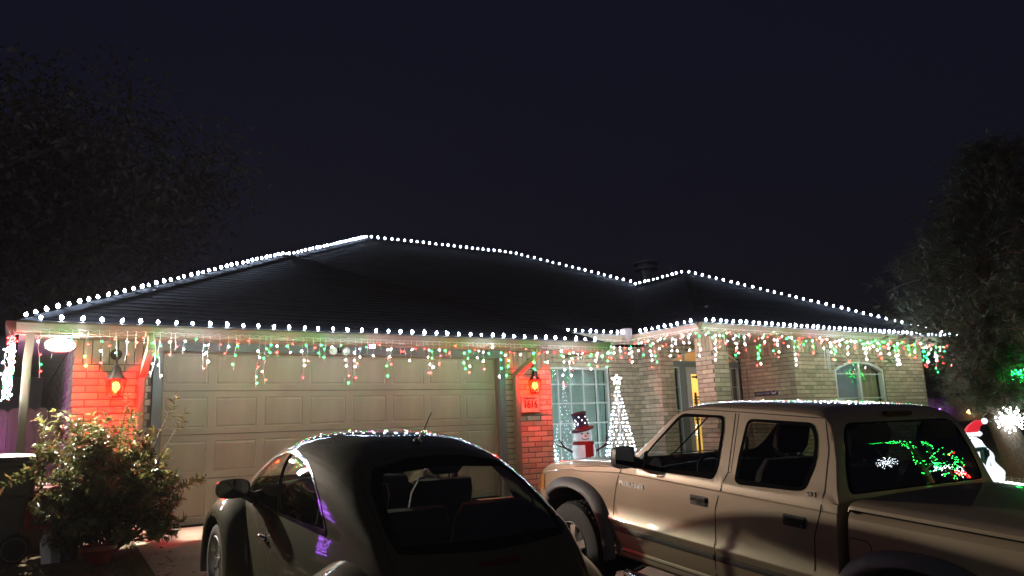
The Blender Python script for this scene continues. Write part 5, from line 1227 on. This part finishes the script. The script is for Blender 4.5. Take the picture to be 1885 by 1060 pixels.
for s in (-1, 1):
    for nm, W in (('front_door_window', FWN), ('rear_door_window', RWN)):
        P = yz(W); tst = lambda c, n, s=s: c.x*s > .35 and 1.14 < c.z < 1.63 and abs(n.x) > .35 and c.y < -.7
        cut_convex(bm, P, 'x', tst); q = inset(P, .028); gl = cut_convex(bm, q, 'x', tst)
        ring = [f for f in bm.faces if f.calc_center_median().x*s > .35 and abs(f.normal.x) > .3 and ins_yz(P, f.calc_center_median()) and not ins_yz(q, f.calc_center_median())]
        take(bm, ring, 'window_seal', M_seal, tk, offset=.003)
        gl = [f for f in bm.faces if f.calc_center_median().x*s > .35 and abs(f.normal.x) > .3 and ins_yz(q, f.calc_center_median())]; take(bm, gl, nm, M_carglass if nm[0] == 'f' else M_tint, tk, offset=-.006)
RG = rounded([(-.72, 1.195), (.72, 1.195), (.70, 1.32), (.615, 1.555), (.54, 1.60), (-.54, 1.60), (-.615, 1.555), (-.70, 1.32)], .05, 3)
def ins_xz(poly, c):
    K = len(poly); sg = sum(poly[i][0]*poly[(i+1) % K][1]-poly[(i+1) % K][0]*poly[i][1] for i in range(K)); sg = 1 if sg > 0 else -1
    return all(sg*((poly[(i+1) % K][0]-poly[i][0])*(c.z-poly[i][1])-(poly[(i+1) % K][1]-poly[i][1])*(c.x-poly[i][0])) >= -1e-7 for i in range(K))
tst = lambda c, n: c.y < -2.3 and c.z > 1.14 and n.y < -.15
cut_convex(bm, RG, 'y', tst); q = inset(RG, .03); cut_convex(bm, q, 'y', tst)
ring = [f for f in bm.faces if tst(f.calc_center_median(), f.normal) and ins_xz(RG, f.calc_center_median()) and not ins_xz(q, f.calc_center_median())]; take(bm, ring, 'rear_window_seal', M_seal, tk, offset=.003)
gl = [f for f in bm.faces if tst(f.calc_center_median(), f.normal) and ins_xz(q, f.calc_center_median())]
take(bm, gl, 'rear_window', glass('dark rear glass', (.24, .27, .26), 1.6), tk)
for x in (-.26, .26): seam(bvt, [(x, 0, 1.20), (x*.9, 0, 1.60)], (0, 1, 0), 'slider_frame', tk, .022, M_seal, .004)
seam(bvt, [(-.24, 0, 1.565), (.24, 0, 1.565)], (0, 1, 0), 'slider_frame', tk, .012, M_seal, .004); seam(bvt, [(-.26, 0, 1.225), (.26, 0, 1.225)], (0, 1, 0), 'slider_frame', tk, .014, M_seal, .004)
WSH = rounded([(-.70, 1.205), (0, 1.19), (.70, 1.205), (.685, 1.30), (.60, 1.58), (.5, 1.625), (0, 1.645), (-.5, 1.625), (-.60, 1.58), (-.685, 1.30)], .03, 2)
fs = cut_convex(bm, WSH, 'y', lambda c, n: -1.35 < c.y < -.4 and c.z > 1.17 and n.y > .12 and n.z > .1); take(bm, fs, 'windshield', M_carglass, tk)
bm_object(bm, 'cab_body', M_tpaint, tk, 32); bm.free()
# bed
BED = [(.70, .50), (.80, .505), (.84, .53), (.852, .60), (.862, .69), (.874, .712), (.872, .728), (.858, .752), (.860, .86), (.864, .96), (.862, 1.04), (.858, 1.09), (.850, 1.10), (.838, 1.122), (.815, 1.136), (.77, 1.138), (.76, 1.12)]
bu = [2.675, 2.69, 2.72]+[2.76+i*.04 for i in range(38)]+[4.28]
bm = loft([[(-x*(.985 if u in (2.675, 4.28) else 1), -u, z) for x, z in BED]+[(x*(.985 if u in (2.675, 4.28) else 1), -u, z) for x, z in BED[::-1]] for u in bu]); bvbed = BVHTree.FromBMesh(bm)
for s in (-1, 1):
    fs = cut_convex(bm, [(-(u+3.1), z) for u, z in ARCH], 'x', lambda c, n, s=s: c.x*s > .3 and c.z < 1.0 and abs(c.y+3.1) < .6); bmesh.ops.delete(bm, geom=fs, context='FACES')
bm_object(bm, 'bed', M_tpaint, tk, 32); bm.free()
# flares, wheels, wheel wells
OUT = [(-.60, .44), (-.575, .55), (-.53, .68), (-.43, .84), (-.25, .945), (0, .985), (.24, .957), (.41, .86), (.50, .70), (.55, .55), (.58, .42)]
INN = [(-.475, .40), (-.465, .50), (-.43, .62), (-.34, .765), (-.2, .86), (0, .897), (.2, .865), (.34, .77), (.44, .62), (.485, .50), (.50, .38)]
def smoothline(pts, n=6):
    out = []
    for i in range(len(pts)-1):
        p0, p1, p2, p3 = (Vector(pts[max(0, min(len(pts)-1, i+k-1))]) for k in range(4))
        for k in range(n):
            t = k/n; out.append(.5*((2*p1)+(-p0+p2)*t+(2*p0-5*p1+4*p2-p3)*t*t+(-p0+3*p1-3*p2+p3)*t**3))
    out.append(Vector(pts[-1])); return out
so_, si_ = smoothline(OUT), smoothline(INN)
for ua in (0, 3.1):
    for s in (-1, 1):
        rows = []
        for a, c in zip(so_, si_):
            fr = interp(sx_, ua+a.x) if ua == 0 else 1
            row = []
            for f_, x in ((0, .858), (.06, .872), (.25, .897), (.6, .922), (.88, .93), (1.0, .922), (1.02, .88)): p = a.lerp(c, f_); row.append((s*x*(fr if fr < .97 else 1), -(ua+p.x), p.y))
            rows.append(row)
        mb = MB(); mb.grid(rows); mb.build('fender_flare', M_flare, tk, smooth=50)
        wheel(tk, (s*.775, -ua, .385), s, .385, .215, .25, 5, M_alloy, .085)
        mb = MB(); P = [(u, z) for u, z in ARCH]
        mb.grid([[(s*.42, -(ua+u), z), (s*.865, -(ua+u), z)] for u, z in P]); mb.poly([(s*.42, -(ua+u), z) for u, z in P]); mb.build('wheel_well', M_black, tk)
for s in (-1, 1):
    d = (-s, 0, 0); q = .86
    # seams of the doors
    seam(bvt, [(0, -.70, 1.165), (0, -.642, 1.128), (0, -.60, 1.02), (0, -.555, .85), (0, -.54, .70), (0, -.56, .56), (0, -.60, .49), (0, -1.62, .49)], d, 'door_seam', tk, .008)
    seam(bvt, [(0, -1.69, 1.62), (0, -1.74, 1.23), (0, -1.706, 1.10), (0, -1.665, .98), (0, -1.655, .68), (0, -1.64, .49)], d, 'door_seam', tk, .008)
    seam(bvt, [(0, -1.72, 1.62), (0, -1.765, 1.23), (0, -1.74, 1.225)], d, 'door_seam', tk, .005)
    seam(bvt, [(0, -2.42, 1.615), (0, -2.48, 1.45), (0, -2.505, 1.22), (0, -2.50, 1.09), (0, -2.46, .95), (0, -2.45, .75), (0, -2.40, .55), (0, -2.36, .49), (0, -1.64, .49)], d, 'door_seam', tk, .008)
    seam(bvt, [(0, -1.13, 1.60), (0, -1.25, 1.625), (0, -1.69, 1.63), (0, -2.40, 1.628)], d, 'door_seam', tk, .006)
    seam(bvt, [(0, -.0, 1.075), (0, -.3, 1.11), (0, -.66, 1.14)], d, 'hood_seam', tk, .006)
    seam(bvbed, [(0, -2.70, 1.128), (0, -4.25, 1.128)], d, 'bed_rail_gap', tk, .012)
    # rub strips along doors and bed
    for (u0, u1) in ((.575, 1.645), (1.665, 2.44), (2.70, 2.74)):
        mb = MB(); n = 12; rows = []
        for k in range(n+1):
            u = lerp(u0, u1, k/n); h = bvt.ray_cast(Vector((s*2, -u, .65)), Vector(d)) if u < 2.5 else bvbed.ray_cast(Vector((s*2, -u, .65)), Vector(d)); x = abs(h[0].x) if h[0] else .86
            rows.append([(s*(x-.004), -u, .678), (s*(x+.008), -u, .672), (s*(x+.010), -u, .655), (s*(x+.008), -u, .638), (s*(x-.004), -u, .632)])
        mb.grid(rows); mb.poly(rows[0]); mb.poly(rows[-1]); mb.build('rub_strip', mat('dark brown moulding', (.03, .02, .018), .5), tk, smooth=40)
    # handles
    for u in (1.51, 2.315):
        h = bvt.ray_cast(Vector((s*2, -u, 1.01)), Vector(d))[0]; hd = empty('door_handle', h, parent=tk)
        mb = MB(); mb.add([(s*.003, y*.085+y*0, z*.034) for y, z in ((-1, -.8), (-.9, -1), (.9, -1), (1, -.8), (1, .8), (.9, 1), (-.9, 1), (-1, .8))]+[(s*-.004, y*.085, z*.034) for y, z in ((-1, -.8), (-.9, -1), (.9, -1), (1, -.8), (1, .8), (.9, 1), (-.9, 1), (-1, .8))], [(0,1,2,3,4,5,6,7)]+[(i, (i+1) % 8, (i+1) % 8+8, i+8) for i in range(8)]); mb.build('bezel', M_black, hd)
        mb = MB(); mb.box((s*.004, -.072, -.004), (s*.016, .072, .026)); mb.build('flap', mat('dark chrome', (.30, .29, .28), .18, metal=1), hd, bevel=.005)
        mb = MB(); mb.box((s*.003, -.074, -.028), (s*.006, .02, -.006)); mb.build('finger_recess', M_gap, hd)
        mb = MB(); mb.lathe([(.009, 0), (.008, s*.008), (0, s*.009)], 12, (0, -.058, -.017), ax='x'); mb.build('lock', M_chrome, hd)
    # mirror
    mi = empty('door_mirror', (s*.845, -.80, 1.17), parent=tk); rows = []
    for k in range(8):
        f_ = k/7; yy = lerp(.085, -.05, f_); sc_ = math.sin(math.pi/2*min(1, .25+f_*.95)); rows.append([(s*(.135+.095*sc_*math.copysign(abs(math.cos(a))**.45, math.cos(a))), yy, .075+.085*sc_*math.copysign(abs(math.sin(a))**.45, math.sin(a))) for a in [2*math.pi*j/24 for j in range(25)]])
    mb = MB(); mb.grid(rows); mb.poly(rows[0][:-1]); mb.build('housing', M_black, mi, smooth=50)
    mb = MB(); mb.poly([(s*.135+(p[0]-s*.135)*.93, -.046, .075+(p[2]-.075)*.93) for p in rows[-1][:-1]]); mb.build('mirror_glass', mat('mirror', (.75, .78, .78), .03, metal=1), mi)
    mb = MB(); mb.tube([(s*-.02, .02, .02), (s*.06, .02, .035)], [.05, .035], 10); mb.add([(s*-.02, .09, -.01), (s*-.02, -.12, -.01), (s*-.06, -.09, .13), (s*0.01, .06, -.01), (s*.01, -.1, -.01), (s*-.04, -.07, .11)], [(0,1,2),(3,4,5),(0,1,4,3),(1,2,5,4),(2,0,3,5)]); mb.build('arm', M_black, mi)
    # side step bar
    mb = MB(); mb.tube([(s*.60, -.60, .36), (s*.80, -.66, .345), (s*.875, -.75, .34), (s*.885, -.9, .34), (s*.885, -2.2, .34), (s*.86, -2.38, .345), (s*.6, -2.46, .36)], .042, 14); mb.build('side_step', mat('polished steel', (.55, .54, .55), .16, metal=1, var=.06), tk, smooth=60)
    mb = MB(); mb.box((s*.84, -1.45, .378), (s*.93, -1.05, .386)); mb.build('step_pad', M_black, tk)
    # head lamp and corner lamp
    mb = MB(); rows = []
    for k in range(7):
        u = lerp(-.80, -.52, k/6); row = []
        for z in (.80, .85, .90, .94):
            h = bvt.ray_cast(Vector((s*2, -u, z)), Vector(d)); row.append((h[0]+Vector((s*.006, .004, 0))) if h[0] else Vector((s*.6, -u, z)))
        rows.append(row)
    mb.grid(rows); mb.build('corner_lamp', mat('amber lamp plastic', (.50, .17, .03), .15, coat=1), tk, smooth=50)
    mb = MB(); mb.box((s*.42, .795, .80), (s*.66, .83, .93)); mb.build('head_lamp', mat('clear lamp', (.5, .5, .5), .1, coat=1), tk, bevel=.02)
me = text_mesh('PRERUNNER', .052, .003, align='LEFT'); me.materials.append(mat('satin chrome', (.75, .74, .72), .4, metal=.8))
h = bvt.ray_cast(Vector((-2, -.64, 1.018)), Vector((1, 0, 0)))[0]; o = link('emblem', me, tk); o.matrix_local = Matrix(((0, 0, -1, h.x-.004), (-1, 0, 0, -.635), (0, 1, 0, 1.018), (0, 0, 0, 1)))
me = text_mesh('SR5', .045, .003, align='LEFT'); me.materials.append(mat('dull chrome', (.5, .45, .38), .3, metal=1))
h = bvt.ray_cast(Vector((-2, -2.41, 1.182)), Vector((1, 0, 0)))[0]; o = link('emblem', me, tk, (h.x-.004, -2.385, 1.182), (R(90), R(0), R(-90)), (1, 1, 1)); o.matrix_local = Matrix(((0, .34, -.94, h.x-.004), (-1, 0, 0, -2.385), (0, .94, .34, 1.182), (0, 0, 0, 1)))
# fuel door outline on the near side
seam(bvbed, [(0, -2.66-.02, .96), (0, -2.70, .985), (0, -2.80, .985), (0, -2.825, .96), (0, -2.825, .84), (0, -2.80, .81), (0, -2.70, .81), (0, -2.68, .84), (0, -2.68, .96)], (1, 0, 0), 'fuel_door', tk, .006)
mb = MB(); mb.lathe([(.008, 0), (.008, -.006), (0, -.008)], 10, (-.868, -2.815, .90), ax='x'); mb.build('fuel_lock', M_chrome, tk)
# tonneau lid, tailgate, bumpers, grille
rows = []
for u in (2.69, 2.70, 2.73, 3.0, 3.6, 4.2, 4.26, 4.28):
    e = -.02 if u in (2.69, 4.28) else 0
    rows.append([(x, -u, z+e) for x, z in ((-.868, 1.142), (-.866, 1.16), (-.845, 1.176), (-.78, 1.186), (-.5, 1.196), (0, 1.204), (.5, 1.196), (.78, 1.186), (.845, 1.176), (.866, 1.16), (.868, 1.142))])
mb = MB(); mb.grid(rows); mb.poly(rows[0]); mb.poly(rows[-1]); mb.build('bed_cover', M_tpaint, tk, smooth=40)
mb = MB(); mb.box((-.72, -4.31, .58), (.72, -4.275, 1.12)); mb.build('tailgate', M_tpaint, tk, bevel=.01)
for s in (-1, 1): mb = MB(); mb.box((s*.735, -4.305, .78), (s*.855, -4.26, 1.08)); mb.build('tail_lamp', mat('tail lamp red', (.25, .01, .01), .15, coat=1), tk, bevel=.01)
mb = MB(); mb.box((-.82, -4.45, .46), (.82, -4.32, .60)); mb.build('rear_bumper', M_chrome, tk, bevel=.03)
mb = MB(); mb.tube([(-.84, .50, .57), (-.82, .68, .57), (-.66, .82, .57), (0, .87, .57), (.66, .82, .57), (.82, .68, .57), (.84, .50, .57)], .085, 12); mb.build('front_bumper', M_tpaint, tk, smooth=50)
mb = MB(); mb.box((-.38, .80, .72), (.38, .845, .92)); mb.build('grille', M_chrome, tk, bevel=.02)
mb = MB(); mb.box((-.14, -2.475, 1.632), (.14, -2.44, 1.662)); mb.build('high_brake_light', mat('dark red lens', (.08, .005, .005), .2), tk, bevel=.006)
mb = MB(); mb.box((-.76, -2.668, .55), (.76, -2.618, 1.10)); mb.build('cab_gap', M_gap, tk)
mb = MB(); mb.box((-.55, -4.2, .36), (.55, .7, .5)); mb.build('chassis', M_black, tk)
# interior
mb = MB(); mb.box((-.78, -2.55, .5), (.78, -.6, .60)); mb.build('floor', M_dash, tk)
mb = MB(); mb.tube([(-.76, -.86, 1.06), (0, -.80, 1.10), (.76, -.86, 1.06)], .09, 12); mb.box((-.76, -.95, .6), (.76, -.7, 1.08)); mb.build('dashboard', M_dash, tk, smooth=50)
for s in (-1, 1): seat(tk, s*.37, -1.75, .68, M_seat, M_seat, wd=.27)
for s in (-1, 1): seat(tk, s*.36, -2.33, .70, M_seat, M_seat, wd=.33)
for s in (-1, 1): mb = MB(); mb.box((s*.795, -1.62, .6), (s*.83, -.75, 1.13)); mb.box((s*.795, -2.42, .6), (s*.83, -1.72, 1.14)); mb.build('door_card', M_dash, tk)
mb = MB(); mb.tube([(-.37+.185*math.cos(2*math.pi*i/26), -1.22+.09*math.sin(2*math.pi*i/26), 1.10+.16*math.sin(2*math.pi*i/26)) for i in range(26)], .015, 8, closed=True); mb.tube([(-.37, -1.0, 1.04), (-.37, -1.22, 1.10)], .035, 10); mb.box((-.53, -1.225, 1.085), (-.21, -1.215, 1.115)); mb.build('steering_wheel', M_dash, tk, smooth=60)
for s in (-1, 1): mb = MB(); mb.box((s*.20, -1.33, 1.585), (s*.55, -1.16, 1.602)); mb.build('sun_visor', M_dash, tk, bevel=.004)
mb = MB(); mb.box((-.10, -1.12, 1.50), (.10, -1.09, 1.555)); mb.build('rear_view_mirror', M_black, tk, bevel=.01)
# ================================================================== LIGHTS OF THE NEIGHBOURING YARDS (seen mirrored in the car glass)
M_pur = emit('purple mini bulb glow', (.42, .12, 1.0), 70.0)
t = empty('net_lights', (-.2, 11.36, 0)); tag(t, 'purple net lights draped over the wooden fence beside the house', 'net lights', 'yard lights around the plot')
wr = MB(); bl = MB(); rb = MB()
for (x0, x1, z0, z1) in ((.0, -.26, .0, 1.35), (-.55, -.98, .0, .85), (-1.3, -1.75, .05, 1.1)):
    nx, nz = max(3, int((x0-x1)/.075)), int((z1-z0)/.085)
    for j in range(nz+1):
        z = lerp(z0, z1, j/nz); wr.tube([(x0, 0, z), (x1, 0, z)], .002, 4)
        for i in range(nx+1): bl.lathe([(0, -.009), (.009, 0), (0, .010)], 5, (lerp(x0, x1, i/nx)+(.02 if j % 2 else 0), -.012, z), cap=False)
for i in range(26): f_ = i/25; rb.lathe([(0, -.009), (.010, 0), (0, .010)], 5, (-.28-.4*f_, -.02, 1.2-1.1*f_), cap=False)
wr.build('net_wire', M_gwire, t); o = bl.build('bulbs', M_pur, t); o['kind'] = 'stuff'; o = rb.build('red_bulbs', M_mr, t); o['kind'] = 'stuff'
M_bigg = emit('green garland bulb', (.02, 1.0, .10), 26.0); M_bigw = emit('white garland bulb', (.8, .9, 1.0), 18.0)
def lit_line(t, name, pts, m, n, sp, r_, seed):
    rn = random.Random(seed); bl = MB(); P = [Vector(p) for p in pts]; K = len(P)-1
    for i in range(n):
        f_ = rn.random()*K; k = min(K-1, int(f_)); p = P[k].lerp(P[k+1], f_-k); bl.lathe([(0, -r_), (r_, 0), (0, r_)], 5, p+Vector((rn.gauss(0, sp), rn.gauss(0, sp), rn.gauss(0, sp))), cap=False)
    o = bl.build(name, m, t); o['kind'] = 'stuff'
T0 = Vector((18, -6.0, -1.03))
t = empty('lit_tree', T0); tag(t, 'small tree wrapped in green lights across the street', 'tree', 'yard lights around the plot')
tr = MB(); tr.tube([(0, 0, 0), (-.05, -.05, 1.6), (0, 0, 3.4), (0, .15, 4.6)], [.16, .13, .10, .06], 8)
tr.tube([(0, .1, 4.3), (0, .2, 5.4), (0, -.5, 5.8), (0, -1.35, 6.45)], [.06, .05, .04, .02], 6); tr.tube([(0, 0, 3.3), (0, .4, 3.6), (0, .75, 5.1)], [.05, .04, .02], 6); tr.build('trunk', M_bark, t, smooth=60)
lit_line(t, 'trunk_bulbs', [(-.1, -.05, 1.2), (-.1, -.05, 2.0), (0, 0, 3.5), (0, .1, 4.3)], M_bigg, 70, .07, .019, 1)
lit_line(t, 'branch_bulbs', [(0, .1, 4.3), (0, .2, 5.4), (0, -.5, 5.8), (0, -1.35, 6.45)], M_bigg, 110, .07, .019, 2)
lit_line(t, 'side_branch_bulbs', [(0, .35, 3.2), (0, .45, 3.6), (0, .75, 5.1)], M_bigg, 70, .08, .019, 3)
t = empty('lit_bush', (18, -5.0, -1.03)); tag(t, 'bush covered in green and white lights across the street', 'shrub', 'yard lights around the plot')
br = MB(); rn = random.Random(6)
for k in range(14): a = k*.45; br.tube([(0, 0, 0), (.25*math.cos(a), .35*math.sin(a), 1.6), (.35*math.cos(a)+rn.uniform(-.2, .2), .5*math.sin(a), 3.1+rn.uniform(0, .8))], [.03, .02, .008], 5)
br.build('stems', M_bark, t); lit_line(t, 'green_bulbs', [(0, -.5, 2.4), (0, .0, 3.4), (0, .1, 3.9), (0, -.1, 3.0)], M_bigg, 70, .16, .018, 4); lit_line(t, 'white_bulbs', [(0, -.7, 3.2), (0, -.3, 3.2), (0, .15, 2.9)], M_bigw, 60, .07, .018, 5); lit_line(t, 'red_bulbs', [(0, -.1, 3.0), (0, .25, 2.8)], M_mr, 22, .07, .024, 6)
starburst('starburst_light', (18, -6.95, 3.15), .34, 'white starburst light hanging across the street', 30, M_bigw)
# ================================================================== HAZE VOLUME ADDED FOR GLOW AROUND THE LAMPS
me = bpy.data.meshes.new('added_haze'); v, f = box_vf((-145, -95, -2.2), (245, 195, 17)); me.from_pydata(v, [], f); hz = link('added_haze', me); tag(hz, 'thin haze added for glow around the lamps', kind='stuff')
m = bpy.data.materials.new('glow haze'); m.use_nodes = True; n = m.node_tree
for q in list(n.nodes):
    if q.type != 'OUTPUT_MATERIAL': n.nodes.remove(q)
pv = n.nodes.new('ShaderNodeVolumePrincipled'); pv.inputs['Color'].default_value = (.8, .8, .85, 1); pv.inputs['Density'].default_value = .0007; pv.inputs['Anisotropy'].default_value = .3
n.links.new(pv.outputs[0], n.nodes['Material Output'].inputs['Volume']); me.materials.append(m)
cy.volume_bounces = 0
